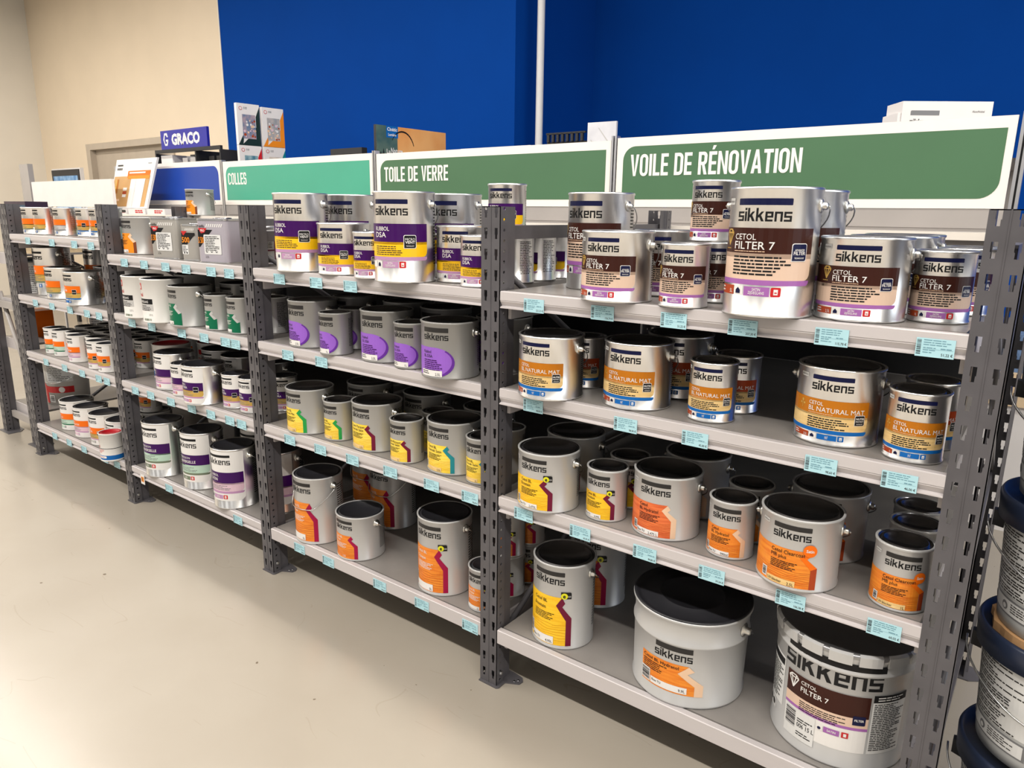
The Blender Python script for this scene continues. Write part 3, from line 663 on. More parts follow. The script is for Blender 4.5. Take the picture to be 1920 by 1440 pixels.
# ------------------------------------------------------------------ racking
XP = [.2513 - 1.1134 * (4 - i) for i in range(5)]       # right face of each front post, left to right
PW, PD, PH, RY = .0612, .034, 1.40, .93                  # post width, depth, height; y of the rear posts
def post_bm(mb, x1, y0, ydir=1):
    """slotted front face at y0, drilled sides running back from it, and a darker rear flange"""
    x0 = x1 - PW; z0, z1 = .004, PH
    cols = [0, .0085, .0185, .0427, .0527, PW]; pitch = .054
    face = lambda a, b, c, d: mb.face([(x0 + a, y0, c), (x0 + b, y0, c), (x0 + b, y0, d), (x0 + a, y0, d)], SLATE)
    n = 25; zz = z0
    base = 1.332 - 24 * pitch
    for k in range(n + 1):
        c = base + k * pitch; lo, hi = c - .014, c + .014; mid = c - .003
        for a, b in ((0, 1), (2, 3), (4, 5)): face(cols[a], cols[b], zz, min(hi, z1))
        for a, b in ((1, 2), (3, 4)):
            face(cols[a], cols[b], zz, lo)
            face(cols[a], cols[a] + .0016, lo, mid); face(cols[b] - .0016, cols[b], lo, mid)
        zz = hi
        if zz > z1 - .03: break
    face(0, PW, zz, z1)
    # small crease ridge down the middle of the face
    xm = x0 + PW / 2; mb.box(xm - .0012, xm + .0012, y0 - ydir * .0012, y0, z0, z1, SLATE) if ydir > 0 else mb.box(xm - .0012, xm + .0012, y0, y0 + .0012, z0, z1, SLATE)
    # drilled sides
    hp = .027; nh = int((z1 - z0) / hp)
    for xs in (x0, x1):
        for k in range(nh + 1):
            a = z0 + k * hp; b = min(a + hp, z1)
            if b - a < .012: mb.face([(xs, y0, a), (xs, y0 + ydir * PD, a), (xs, y0 + ydir * PD, b), (xs, y0, b)], SLATE); continue
            cz = a + hp * .5; cyy = .0175; rr = .0042
            outer = [(0, a), (PD / 2, a), (PD, a), (PD, (a + b) / 2), (PD, b), (PD / 2, b), (0, b), (0, (a + b) / 2)]
            if cz + rr > b: mb.face([(xs, y0 + ydir * p, q) for p, q in ((0, a), (PD, a), (PD, b), (0, b))], SLATE); continue
            inner = [(cyy + rr * math.cos(R(225 + 45 * j)), cz + rr * math.sin(R(225 + 45 * j))) for j in range(8)]
            for j in range(8):
                j2 = (j + 1) % 8
                mb.face([(xs, y0 + ydir * p, q) for p, q in (outer[j], outer[j2], inner[j2], inner[j])], SLATE)
        # recessed rear flange of the side
        ins = .007 if xs == x0 else -.007; yb = y0 + ydir * PD; ye = y0 + ydir * .072
        mb.face([(xs, yb, z0), (xs + ins, yb + ydir * .004, z0), (xs + ins, yb + ydir * .004, z1), (xs, yb, z1)], SLATE)
        mb.face([(xs + ins, yb + ydir * .004, z0), (xs + ins, ye, z0), (xs + ins, ye, z1), (xs + ins, yb + ydir * .004, z1)], SLATE)
_fm = {}
def upright(x1, label, brace_z):
    f = thing('upright_frame', label, 'rack frame', (x1, 0, 0), 0, 'slate upright frames of the paint rack')
    if not _fm:
        a = MB(); post_bm(a, 0, 0); _fm['post'] = a.mesh('front_post')
        b = MB(); post_bm(b, 0, RY + .072, -1); _fm['rear'] = b.mesh('rear_post')
        p = MB(); p.prism([(-PW - .001, -.008), (.004, -.008), (.010, -.002), (.010, .030), (.048, .050), (.050, .066), (.038, .080), (.004, .086), (-PW - .001, .086)], 0, .004, SLATE)
        p.lathe([(0, .0042), (.004, .0042), (.004, .004)], BOLT, 10, (.036, .062, 0)); p.lathe([(0, .0042), (.004, .0042), (.004, .004)], BOLT, 10, (.028, .052, 0))
        _fm['foot'] = p.mesh('foot_plate')
        q = MB(); q.prism([(-PW - .001, RY - .01), (.008, RY - .01), (.05, RY + .02), (.05, RY + .05), (.008, RY + .08), (-PW - .001, RY + .08)], 0, .004, SLATE); _fm['foot2'] = q.mesh('foot_plate')
        t = MB(); t.lathe([(0, .0078), (.005, .0075), (.0072, .0045), (.0072, 0), (0, 0)], BOLT, 6, (0, .0175, .040), 'x', False); _fm['bolt'] = t.mesh('bolt')
    link('front_post', _fm['post'], f, solid=.0018); link('rear_post', _fm['rear'], f, solid=.0018)
    link('foot_plate', _fm['foot'], f); link('foot_plate', _fm['foot2'], f); link('bolt', _fm['bolt'], f)
    for zc in (brace_z, .10):
        b = MB(); b.box(-.046, -.016, .062, RY + .02, zc - .018, zc + .018, SLATE); b.build('cross_brace', f)
    d = MB(); d.tube([(-.031, .05, .12), (-.031, RY + .02, .66)], .009, SLATE, 10); d.build('diagonal_brace', f)
    d = MB(); d.tube([(-.031, RY + .02, .68), (-.031, .05, 1.24)], .009, SLATE, 10); d.build('diagonal_brace', f)
    return f
FR = ['leftmost slate upright frame with drilled slotted posts', 'slate upright frame, second from the left', 'slate upright frame in the middle of the rack', 'slate upright frame, second from the right', 'nearest slate upright frame at the right end, beside navy-lidded pails']
BZ = [1.322, 1.322, 1.292, 1.334, 1.322]
for i in range(5): upright(XP[i], FR[i], BZ[i])

def shelf(bay, lev):
    z = 1.246 if (bay, lev) == (1, 1) else ZL[lev]
    x0 = XP[bay - 1] + .0015; x1 = XP[bay] - PW - .0015
    t = thing('rack_shelf', f'grey steel {LEVN[lev]} shelf of the {BAYN[bay]}, priced front rail', 'shelf', ((x0 + x1) / 2, 0, z), 0, 'grey shelves of the paint rack')
    xa, xb = x0 - (x0 + x1) / 2, x1 - (x0 + x1) / 2
    b = MB()
    if lev < 4 or bay < 3: prof = [(.018, -.001), (.003, -.001), (.0005, -.003), (.0, -.0245), (.0016, -.0252), (.0010, -.0275), (.0085, -.0395), (.0002, -.0428), (.0002, -.0455), (.034, -.0455), (.034, -.042), (.018, -.036)]
    else: prof = [(.018, -.001), (.002, -.001), (0, -.003), (0, -.044), (.002, -.046), (.03, -.046), (.03, -.042), (.018, -.038)]
    b.extrude_x(prof, xa, xb, BEAM); b.build('front_rail', t)
    d = MB(); d.box(xa + .006, xb - .006, .0225, RY - .012, -.028, -.0006, DECK); d.box(xa + .006, xb - .006, .0225, .0285, -.0006, .0, DECK); d.build('deck', t)
    for s in (xa, xb - .010):
        e = MB(); e.box(s, s + .010, .036, RY - .02, -.078, -.030, BEAM); e.build('side_bearer', t)
    r = MB(); r.box(xa, xb, RY - .010, RY - .002, -.045, .0, BEAM); r.build('rear_rail', t)
    return t
for bay in (1, 2, 3, 4):
    for lev in (1, 2, 3, 4): shelf(bay, lev)
    x0 = XP[bay - 1] + .002; x1 = XP[bay] - PW - .002
    o = MB().box(x0, x1, RY, RY + .003, .15, 1.14, BACKP).build('back_panel')
    tag(o, f'black sheet back panel closing the {BAYN[bay]} behind the cans', 'back panel', 'black back panels of the rack')

# price tags stuck on the front rails
TAGX = {(4, 1): (-.751, -.551, -.369, -.213, -.037, .140), (4, 2): (-.747, -.475, -.299, -.029, .114), (4, 3): (-.772, -.590, -.405, -.235, -.058, .125),
        (3, 1): (-1.82, -1.622, -1.454), (3, 2): (-1.798, -1.615), (3, 3): (-1.817, -1.645, -1.478, -1.297, -1.118, -.965), (3, 4): (-1.798, -1.632, -1.364, -1.168, -.965),
        (2, 1): (-2.93, -2.757, -2.582, -2.424, -2.245, -2.125), (2, 2): (-2.92, -2.746, -2.503, -2.336, -2.186, -2.12), (2, 3): (-2.961, -2.821, -2.647, -2.479, -2.335, -2.20, -2.12), (2, 4): (-2.742, -2.2),
        (1, 1): (-3.958, -3.662, -3.41, -3.235), (1, 2): (-3.973, -3.765, -3.552, -3.365, -3.24), (1, 3): (-3.942, -3.71, -3.506, -3.325, -3.24), (1, 4): (-3.964, -3.781, -3.603, -3.367, -3.24)}
PRICE = {(4, 1): ('221,31 €', '156,74 €', '51,22 €', '207,30 €', '115,78 €', '51,22 €'), (4, 2): ('98,90 €', '98,90 €', '45,00 €', '98,60 €', '46,00 €'), (4, 3): ('94,20 €', '60,42 €', '84,80 €', '39,24 €', '106,38 €', '60,02 €')}
def price_tag(x, z, price, label, group, seed):
    t = thing('price_tag', label, 'price tag', (x, 0, z), 0, group)
    c = MB(); c.box(-.031, .031, -.0016, -.0004, -.017, .017, TAGM)
    p = bars(-.0295, -.0225, -.013, .014, BLACK, 0, True, seed) + dashes(-.019, .028, .0145, 3, .0042, TAGI, 0, seed, .4) + dashes(-.019, .004, .0005, 3, .0042, TAGI, 0, seed + 1, .4) + dashes(.009, .029, .0005, 1, .0042, TAGI, 0, seed + 2, .5)
    p += rect(-.019, .029, -.0028, -.0024, TAGI, 0) + text2d(price, .029, -.0135, .0048, CHAR, 0, squeeze=.85, bold=.01, align='r')
    c.build('card', t); q = MB(); q.flat(p, (0, -.0018, 0), (1, 0, 0), (0, 0, 1)); q.build('printing', t)
for (bay, lev), xs in TAGX.items():
    zt = 1.246 if (bay, lev) == (1, 1) else ZL[lev]
    for i, x in enumerate(xs):
        pr = PRICE.get((bay, lev), ())
        price_tag(x, zt - .0305, pr[i] if i < len(pr) else ['98,40 €', '45,20 €', '104,60 €', '39,10 €'][(i + lev) % 4], f'pale blue price tag on {LEVN[lev]} shelf of {BAYN[bay]}, {ORD[i]} from left', f'price tags on the {LEVN[lev]} shelf of the {BAYN[bay]}', i * 7 + lev)
t = thing('price_tag', 'small white tag with orange picture at left end of bottom shelf', 'price tag', (-2.985, 0, ZL[4] - .045))
MB().box(-.018, .018, -.0016, -.0004, -.024, .024, WHITE).build('card', t)
q = MB(); q.flat(rect(-.013, .013, -.012, .012, AMBER, 0) + dashes(-.011, .011, .008, 3, .007, CHAR, .0002, 3), (0, -.0018, 0), (1, 0, 0), (0, 0, 1)); q.build('printing', t)

# ------------------------------------------------------------------ the cans
c = can
# rightmost bay
c(4, 1, 'filter', '5', -.718, .258, -6, 'rear'); c(4, 1, 'filter', '2', -.540, .041); c(4, 1, 'filter', '2', -.510, .245, 0, 'rear')
c(4, 1, 'filter', '1', -.366, .035); c(4, 1, 'filter', '1', -.350, .180, 0, 'rear'); c(4, 1, 'filter', '1', -.365, .178, -4, dz=.1386, where='stacked on a rear can, top shelf, rightmost bay')
c(4, 1, 'filter', '5', -.181, .040); c(4, 1, 'filter', '5', -.176, .222, 0, 'rear'); c(4, 1, 'filter', '2', -.015, .101); c(4, 1, 'filter', '2', -.001, .287, 0, 'rear'); c(4, 1, 'filter', '2', -.008, .465, 0, 'third')
c(4, 1, 'filter', '1', .118, .160); c(4, 1, 'filter', '1', .136, .330, 0, 'rear'); c(4, 1, 'filter', '1', .136, .445, 0, 'third')
c(4, 2, 'nat', '2', -.721, .040); c(4, 2, 'natdark', '1', -.707, .190, -2, 'rear'); c(4, 2, 'nat', '2', -.502, .103); c(4, 2, 'natdark', '2', -.470, .275, 0, 'rear')
c(4, 2, 'nat', '1', -.303, .093); c(4, 2, 'natdark', '1', -.288, .208, 0, 'rear'); c(4, 2, 'nat', '2', -.037, .122); c(4, 2, 'nat', '1', .118, .092 - .01); c(4, 2, 'natdark', '1', .128, .200, 0, 'rear')
c(4, 3, 'eco', '2', -.732, .059); c(4, 3, 'eco', '2', -.755, .232, 0, 'rear'); c(4, 3, 'eco', '1', -.564, .085, -4); c(4, 3, 'eco', '1', -.560, .200, 0, 'rear')
c(4, 3, 'hyd', '2', -.405, .109); c(4, 3, 'hyd', '2', -.400, .282, 0, 'rear'); c(4, 3, 'hyd', '1', -.229, .087); c(4, 3, 'clear', '2', -.069, .066); c(4, 3, 'clear', '2', -.055, .245, 0, 'rear'); c(4, 3, 'hyd', '1', -.225, .200, 0, 'rear')
c(4, 3, 'clear', '1', .130, .082, 6); c(4, 3, 'clear', '1', .136, .195, 0, 'rear'); c(4, 3, 'clear', '1', .125, .305, 0, 'third')
c(4, 4, 'eco', '5', -.704, .110); c(4, 4, 'opq', '5', -.737, .360, 0, 'rear')
# second bay from the right
c(3, 1, 'dsa', '5', -1.756, .055, 16); c(3, 1, 'dsa', '2', -1.560, .071, 16); c(3, 1, 'dsa', '1', -1.385, .028, 16); c(3, 1, 'dsa', '5', -1.241, .030, 14); c(3, 1, 'dsa', '5', -1.735, .260, 10, 'rear'); c(3, 1, 'dsa', '5', -1.255, .260, 10, 'rear')
c(3, 1, 'dsa', '2', -1.108, .146, 16); c(3, 1, 'dsa', '1', -.980, .060, 14); c(3, 1, 'dsa', '1', -.980, .224, -50, 'second'); c(3, 1, 'dsa', '1', -.980, .340, -50, 'third'); c(3, 1, 'dsa', '1', -.980, .455, -30, 'fourth')
c(3, 1, 'dsa', '1', -.964, .160, 10, dz=.1386, where='stacked by the brace, top shelf, second-from-right bay'); c(3, 1, 'dsa', '1', -1.092, .300, 14, 'second'); c(3, 1, 'dsa', '1', -1.375, .150, 0, 'rear')
c(3, 2, 'bldsa', '2', -1.767, .092); c(3, 2, 'bldsa', '1', -1.583, .040); c(3, 2, 'bldsa', '1', -1.617, .150, 0, 'rear'); c(3, 2, 'bldsa', '2', -1.387, .088, 6); c(3, 2, 'bldsa', '1', -1.242, .052, 8); c(3, 2, 'bldsa', '2', -1.080, .047, 8); c(3, 2, 'bldsa', '2', -1.012, .215, 0, 'rear')
c(3, 2, 'bldsa', '2', -1.760, .270, 0, 'rear'); c(3, 2, 'bldsa', '2', -1.500, .290, 0, 'rear'); c(3, 2, 'bldsa', '2', -1.290, .260, 0, 'rear')
c(3, 3, 'vmat', '2', -1.795, .081); c(3, 3, 'vmat', '1', -1.633, .080); c(3, 3, 'vparq', '2', -1.464, .103); c(3, 3, 'vparq', '1', -1.286, .066); c(3, 3, 'vsat', '2', -1.119, .106); c(3, 3, 'vsat', '1', -.978, .080)
c(3, 3, 'vmat', '2', -1.690, .275, 0, 'rear'); c(3, 3, 'vparq', '2', -1.420, .300, 0, 'rear'); c(3, 3, 'vparq', '1', -1.270, .195, 0, 'rear'); c(3, 3, 'vsat', '2', -1.125, .285, 0, 'rear'); c(3, 3, 'eco', '1', -.978, .194, -6, 'rear')
c(3, 4, 'opqn', '5', -1.782, .086); c(3, 4, 'opqn', '2', -1.560, .092); c(3, 4, 'opq', '5', -1.166, .110); c(3, 4, 'opq', '1', -.978, .090); c(3, 4, 'opqn', '5', -1.659, .347, 0, 'rear'); c(3, 4, 'opqn', '5', -1.850, .420, 0, 'rear')
c(3, 4, 'opq', '1', -.978, .204, 0, 'second'); c(3, 4, 'opq', '1', -.978, .204, 6, dz=.1386, where='stacked at right end, bottom shelf, second-from-right bay'); c(3, 4, 'opq', '1', -.978, .318, 0, 'third'); c(3, 4, 'opq', '1', -.978, .318, 2, dz=.1386, where='stacked further back, bottom shelf, second-from-right bay')
# second bay from the left
c(2, 1, 'ora', '2', -3.003, .130); c(2, 1, 'ora', '1', -2.850, .155)
c(2, 1, 'maroon', '1', -2.100, .125, 20, 'rear'); c(1, 1, 'alphab', '1', -3.212, .085, 20, 'front')
c(2, 2, 'metal', 'p', -2.885, .048); c(2, 2, 'metal', 'p', -2.690, .034); c(2, 2, 'green', '2', -2.513, .057, -8); c(2, 2, 'green', '1', -2.322, .065, -8); c(2, 2, 'green', '1', -2.180, .074, -8); c(2, 2, 'green', '1', -2.098, .158, -30, 'rear')
c(2, 2, 'metal', 'p', -2.800, .240, 0, 'rear'); c(2, 2, 'green', '2', -2.470, .260, 0, 'rear'); c(2, 2, 'green', '2', -2.290, .240, 0, 'rear')
c(2, 3, 'rsat', '2', -2.779, .102, -8); c(2, 3, 'rsat', '1', -2.619, .058, -8); c(2, 3, 'rtura', '2', -2.449, .049); c(2, 3, 'rtura', '1', -2.278, .086); c(2, 3, 'rtura', '1', -2.165, .090); c(2, 3, 'rtura', '1', -2.100, .186, 30, 'rear')
c(2, 3, 'metalred', '2', -2.990, .200, 20, 'rear'); c(2, 3, 'rsat', '2', -2.700, .280, 0, 'rear'); c(2, 3, 'rtura', '2', -2.500, .255, 0, 'rear'); c(2, 3, 'rtura', '2', -2.290, .270, 0, 'rear'); c(2, 3, 'metalred', '2', -2.880, .360, 20, 'rear')
c(2, 4, 'imp', '5', -2.887, .072, 6); c(2, 4, 'imp', '5', -2.609, .102, 6); c(2, 4, 'rsat', '5', -2.312, .071, 10); c(2, 4, 'rsat', '5', -2.130, .165, 14, 'front'); c(2, 4, 'imp', '5', -2.720, .300, 0, 'rear'); c(2, 4, 'imp', '5', -2.460, .300, 0, 'rear')
# leftmost bay
for k, (x, y, kd) in enumerate(((-4.055, .075, 'alpha'), (-3.945, .090, 'alpha'), (-3.852, .178, 'alphag'), (-3.757, .112, 'alphag'), (-3.654, .205, 'alphab'), (-3.556, .138, 'alphab'), (-3.440, .150, 'alphab'))):
    c(1, 1, kd, '1', x, y, -8, 'front')
c(1, 2, 'alpha', '5', -4.066, .141); c(1, 2, 'alpha', '2', -3.846, .123 - .02, 0); c(1, 2, 'alphag', '1', -3.690, .145); c(1, 2, 'alphab', '2', -3.387 - .12, .060); c(1, 2, 'alpha', '5', -3.960, .350, 0, 'rear'); c(1, 2, 'alpha', '2', -3.720, .290, 0, 'rear'); c(1, 2, 'alphab', '2', -3.500, .270, 0, 'rear')
for x, y, kd in ((-4.030, .094, 'whitem'), (-3.916, .092, 'whitem'), (-3.802, .115, 'whitep'), (-3.687, .075, 'whitep'), (-3.566, .115, 'whiteg'), (-3.446, .068, 'whiteg'), (-3.333, .065, 'whiteg')): c(1, 3, kd, '1', x, y, -8)
for j, (y, nm) in enumerate(((.228, 'second'), (.340, 'third'), (.452, 'fourth'))):
    for k in range(7): c(1, 3, ('whitem', 'whitem', 'whitep', 'whitep', 'whiteg', 'whiteg', 'whiteg')[k], '1', -3.965 + k * .112, y, 0, nm)
c(1, 4, 'whitem', '2', -3.954, .127); c(1, 4, 'whitep', '2', -3.755, .115); c(1, 4, 'whiteg', '2', -3.554, .110); c(1, 4, 'whiteg', '2', -3.360, .110); c(1, 4, 'metalred', '1', -3.258, -.005); c(1, 4, 'whiteg', '2', -3.400, .285, 0, 'rear'); c(1, 4, 'whiteg', '1', -3.400, .270, -10, dz=.1616, where='stacked on a rear can, bottom shelf, leftmost bay')
# one can left standing on the tray of the sign unit behind
CANS.append(['ora', '2', -4.144, 1.066, 1.347, 4, 'on the white-railed tray below the blue sign', 2, 1])
place_cans()

# flat-sided filler tins, top shelf of the second bay from the left
def tin(x, y, z, w, d, h, rz, label, front, plain):
    t = thing('filler_tin', label, 'tin', (x, y, z), R(rz), 'flat-sided filler tins on the top shelf')
    def outline(off, rr=.022, n=6):
        pts = []
        for sx, sy_, a0 in ((1, -1, 270), (1, 1, 0), (-1, 1, 90), (-1, -1, 180)):
            for k in range(n + 1):
                a = R(a0 + 90 * k / n); pts.append((sx * (w / 2 - rr) + (rr + off) * math.cos(a), sy_ * (d / 2 - rr) + (rr + off) * math.sin(a)))
        return pts
    b = MB()
    b.prism(outline(0), .004, h - .006, plain); b.prism(outline(.0016), 0, .004, RIMM); b.prism(outline(.0018), h - .006, h, RIMM); b.build('body', t)
    l = MB(); l.lathe([(.034, h), (.034, h + .004), (.028, h + .005), (.026, h + .002), (0, h + .002)], LIDM, 32); l.build('lid', t)
    p = front(w, h); q = MB(); q.flat(p, (-w / 2, -d / 2, 0), (1, 0, 0), (0, 0, 1)); q.build('label', t)
def front_big(w, h):
    u0, u1 = .012, w - .012; o = []
    for k in range(9):
        a = .052 + k * .0105
        if a + .012 < u1: o += [([(a, h - .030), (a + .005, h - .030), (a + .011, h - .018), (a + .006, h - .018)], WHITE, A)]
    o += text2d('Polyfilla', u0, h - .032, .010, CHAR, B_, width=.034, bold=.01)
    o += [([(u0, h - .040), (u1 * .62, h - .040), (u0 + .006, h - .105), (u0, h - .105)], BLACK, A)]
    o += [([(u0 + .002, h - .034), (u0 + .045, h - .034), (u0 + .034, h - .050), (u0 + .016, h - .054)], RED, B_)] + text2d('PRO', u0 + .014, h - .047, .008, WHITE, C_, bold=.02)
    o += text2d('S 500', u0, h - .090, .022, AMBER, B_, width=.030, bold=.02)
    o += rrect(.040, u1 - .014, .032, h - .058, .004, PAPER, C_) + dashes(.046, u1 - .02, h - .064, 9, .0062, CHAR, E_, 5, .45)
    for k in range(3): o += disc(.052 + k * .024, .043, .005, CHAR, E_, 12) + disc(.053 + k * .024, .044, .003, PAPER, E_ + .0002, 10)
    return o + text2d('2,5L', .042, .018, .008, BLACK, A)
def front_small(w, h):
    u0, u1 = .012, w - .008; o = []
    for k in range(7): o += [([(u0 + .022 + k * .008, h - .024), (u0 + .026 + k * .008, h - .024), (u0 + .031 + k * .008, h - .015), (u0 + .027 + k * .008, h - .015)], WHITE, A)] if u0 + .03 + k * .008 < u1 else []
    o += [([(u0, h - .032), (u1, h - .032), (u1, h - .040), (u0 + .03, h - .078), (u0, h - .078)], BLACK, A)]
    o += [([(u0, h - .026), (u0 + .036, h - .026), (u0 + .012, h - .044)], RED, B_)] + text2d('500', u0 + .002, h - .070, .020, AMBER, B_, width=.045, bold=.02)
    return o + rect(u0, u0 + .036, .024, h - .080, PAPER, A) + dashes(u0 + .003, u0 + .033, h - .084, 4, .006, CHAR, B_, 4) + disc(u0 + .012, .030, .004, CHAR, B_, 10) + disc(u0 + .026, .030, .004, CHAR, B_, 10)
TINM = mat('tin_lacquer', s2l(172, 168, 162), 0.35, 0.3, var=0.03)
TINL = mat('tin_lacquer_lilac', s2l(184, 178, 188), 0.35, 0.3, var=0.03)
tin(-2.640, .085, ZL[1], .150, .13, .163, 14, 'grey filler tin with white notice, left of the tin marked 500', front_big, TINM)
tin(-2.462, .085, ZL[1], .100, .10, .140, 8, 'smaller grey filler tin marked 500 in orange', front_small, TINM)
tin(-2.290, .090, ZL[1], .150, .13, .163, 14, 'lilac-grey filler tin with white notice, beside the middle post', front_big, TINL)

# tall pails on the bottom shelf of the rightmost bay
def taper(r0, r1, h): return lambda v: r0 + (r1 - r0) * v / h
def pail_bail(t, r, z, rear, drop):
    pts = []
    for k in range(25):
        a = math.pi * k / 24; pts.append(((r + .008) * math.cos(a), (1 if rear else -1) * (r + .008) * math.sin(a), z - drop * math.sin(a)))
    MB().tube(pts, .0022, WIRE, 8).build('bail_handle', t)
    for s in (1, -1):
        MB().lathe([(0, 0), (.018, 0), (.017, .003), (.010, .005), (.009, .016), (.006, .019), (0, .019)] if s > 0 else [(0, 0), (.018, 0), (.017, -.003), (.010, -.005), (.009, -.016), (.006, -.019), (0, -.019)], EARM, 20, (s * (r - .002), 0, z), 'x').build('handle_ear', t)
t = thing('paint_pail', 'wide grey pail with flat black lid and small orange label', 'paint pail', (-.335, .152, ZL[4]), R(-6))
r0, r1, h = .141, .146, .238; rf = taper(r0, r1, h); b = MB()
b.lathe([(0, .002), (r0 - .004, .002), (r0 + .002, 0), (r0 + .003, .006), (r0, .009), (rf(.165), .165), (rf(.165) + .0035, .169), (rf(.17) + .0035, .173), (rf(.178), .178), (r1 - .002, .205), (r1 + .002, .228), (r1 + .005, .232), (r1 + .005, h - .002), (r1, h), (r1 - .004, h - .003)], PAILM, 96)
b.build('body', t)
MB().lathe([(r1 + .003, h - .003), (r1 + .004, h + .002), (r1 - .003, h + .004), (r1 - .008, h - .002), (r1 - .016, h - .001), (.085, h + .0005), (.084, h + .002), (.080, h + .002), (.079, h), (0, h)], DARKLID, 96).build('lid', t)
o = rrect(-.015, .079, .150, .164, .001, CHAR, A, '') + logo(-.017, .126, .096, BLACK, A)
o += [([(-.058, .034), (.088, .034), (.088, .062), (.046, .092), (-.058, .092)], WOODO, A), ([(-.058, .092), (.046, .092), (.072, .116), (-.058, .116)], WOODO, A), ([(.046, .092), (.072, .116), (.086, .104), (.070, .094)], PEACH, B_), ([(.046, .092), (.070, .094), (.109, .066), (.088, .062)], PEACH, B_), ([(.088, .034), (.109, .034), (.109, .066), (.088, .062)], PEACH, B_)]
o += text2d('Cetol BL Hydratol', -.052, .103, .0082, BLACK, C_, width=.100, bold=.008) + dashes(-.052, .030, .098, 5, .0052, BLACK, C_, 5) + rect(-.026, .070, .038, .056, WHITE, C_) + text2d('Base TU', -.022, .046, .006, BLACK, E_) + text2d('9,9L', .066, .042, .0075, BLACK, E_, align='r') + rect(-.057, -.028, .038, .074, WHITE, C_) + bars(-.055, -.030, .041, .071, BLACK, E_)
wrapf = lambda u, v, l: ((rf(v) + l) * math.sin(u / r0), -(rf(v) + l) * math.cos(u / r0), v)
link('label', wrap_label('label', o, wrapf, r0 * R(4)), t); pail_bail(t, r1, .196, True, .10)

t = thing('paint_pail', 'large grey pail with clamped lid and brown label, nearest the right post', 'paint pail', (.030, .184, ZL[4]), R(-4))
r0, r1, h = .1445, .149, .290; rf = taper(r0, r1, h); b = MB()
b.lathe([(0, .002), (r0 - .004, .002), (r0 + .002, 0), (r0 + .003, .006), (r0, .010), (rf(.235), .235), (rf(.235) + .003, .238), (rf(.24) + .003, .243), (rf(.247), .247), (r1 - .001, .268), (r1 + .003, .276), (r1 + .003, h - .004)], PAILM, 96); b.build('body', t)
MB().lathe([(r1 + .004, h - .012), (r1 + .006, h - .004), (r1 + .002, h), (r1 - .006, h - .001), (r1 - .010, h - .010), (0, h - .010)], mat('steel_lid', (.38, .38, .39), .35, .8, var=.04), 96).build('lid', t)
for k in range(16):
    a = 2 * math.pi * (k + .5) / 16; g = MB(); half = R(8.6)
    for e in range(4):
        a0, a1 = a - half + 2 * half * e / 4, a - half + 2 * half * (e + 1) / 4
        q = lambda rr, aa, z: (rr * math.cos(aa), rr * math.sin(aa), z)
        for (ra, za), (rb, zb) in (((r1 + .001, h + .001), (r1 + .0075, h - .003)), ((r1 + .0075, h - .003), (r1 + .0062, h - .026)), ((r1 + .0062, h - .026), (r1 + .002, h - .028))):
            g.face([q(ra, a0, za), q(rb, a0, zb), q(rb, a1, zb), q(ra, a1, za)], PAILM, False)
    for aa in (a - half, a + half): g.face([(rr * math.cos(aa), rr * math.sin(aa), z) for rr, z in ((r1 + .001, h + .001), (r1 + .0075, h - .003), (r1 + .0062, h - .026), (r1 + .002, h - .028))], PAILM)
    g.build('lid_lug', t, solid=.0008)
o = rrect(-.090, .122, .247, .264, .002, BLACK, A, '') + logo(-.096, .203, .214, BLACK, A)
hd = o; o = []
o += rect(-.085, .098, .030, .172, WHITE, A) + rrect(-.085, .098, .118, .172, .006, BROWN, B_, '') + rect(-.085, .098, .094, .118, BEIGE, B_) + rect(-.085, .098, .087, .094, MAUVE, B_)
o += diamond(-.066, .150, .026, WHITE, C_) + text2d('CETOL', -.046, .154, .0085, WHITE, C_, width=.036, bold=.008) + text2d('FILTER 7', -.046, .136, .0115, WHITE, C_, width=.062, bold=.01) + dashes(-.046, .06, .112, 5, .0050, BLACK, C_, 6)
o += rrect(.066, .092, .101, .124, .003, NAVY, C_, 'bcd') + text2d('FILTER', .079, .111, .005, WHITE, E_, align='c', bold=.02)
o += rect(-.083, -.006, .012, .086, PAPER, C_) + bars(-.079, -.052, .038, .080, BLACK, E_) + text2d('006 15 L', -.047, .044, .0105, BLACK, E_, width=.040, bold=.005) + dashes(-.047, -.008, .066, 2, .006, BLACK, E_, 6) + dashes(-.047, -.008, .032, 2, .006, BLACK, E_, 8)
o += rect(.012, .044, .064, .078, MAUVE, C_) + text2d('SATIN', .028, .0685, .005, WHITE, E_, align='c', bold=.02) + rect(.048, .062, .064, .078, RED, C_) + rect(.052, .058, .067, .075, WHITE, E_) + rect(-.003, .010, .064, .078, WHITE, C_) + disc(.003, .070, .004, NAVY, E_, 6)
o += rect(.103, .185, .030, .178, PAPER, A) + rect(.103, .185, .160, .178, BLACK, B_) + dashes(.112, .178, .173, 2, .006, WHITE, C_, 6) + dashes(.106, .182, .156, 26, .0046, CHAR, B_, 7, .5)
o += rect(-.175, -.098, .060, .185, PAPER, A) + rect(-.172, -.101, .163, .180, BLACK, B_) + dashes(-.170, -.102, .156, 15, .0060, CHAR, B_, 9, .55) + rect(-.172, -.128, .030, .056, PAPER, A) + disc(-.160, .043, .008, CHAR, B_, 12) + disc(-.140, .043, .008, CHAR, B_, 12)
o = hd + [([(u_ * 1.0, v_ + .016) for u_, v_ in p_], m_, l_) for p_, m_, l_ in o]
wrapf2 = lambda u, v, l: ((rf(v) + l) * math.sin(u / r0), -(rf(v) + l) * math.cos(u / r0), v)
link('label', wrap_label('label', o, wrapf2, r0 * R(4)), t)

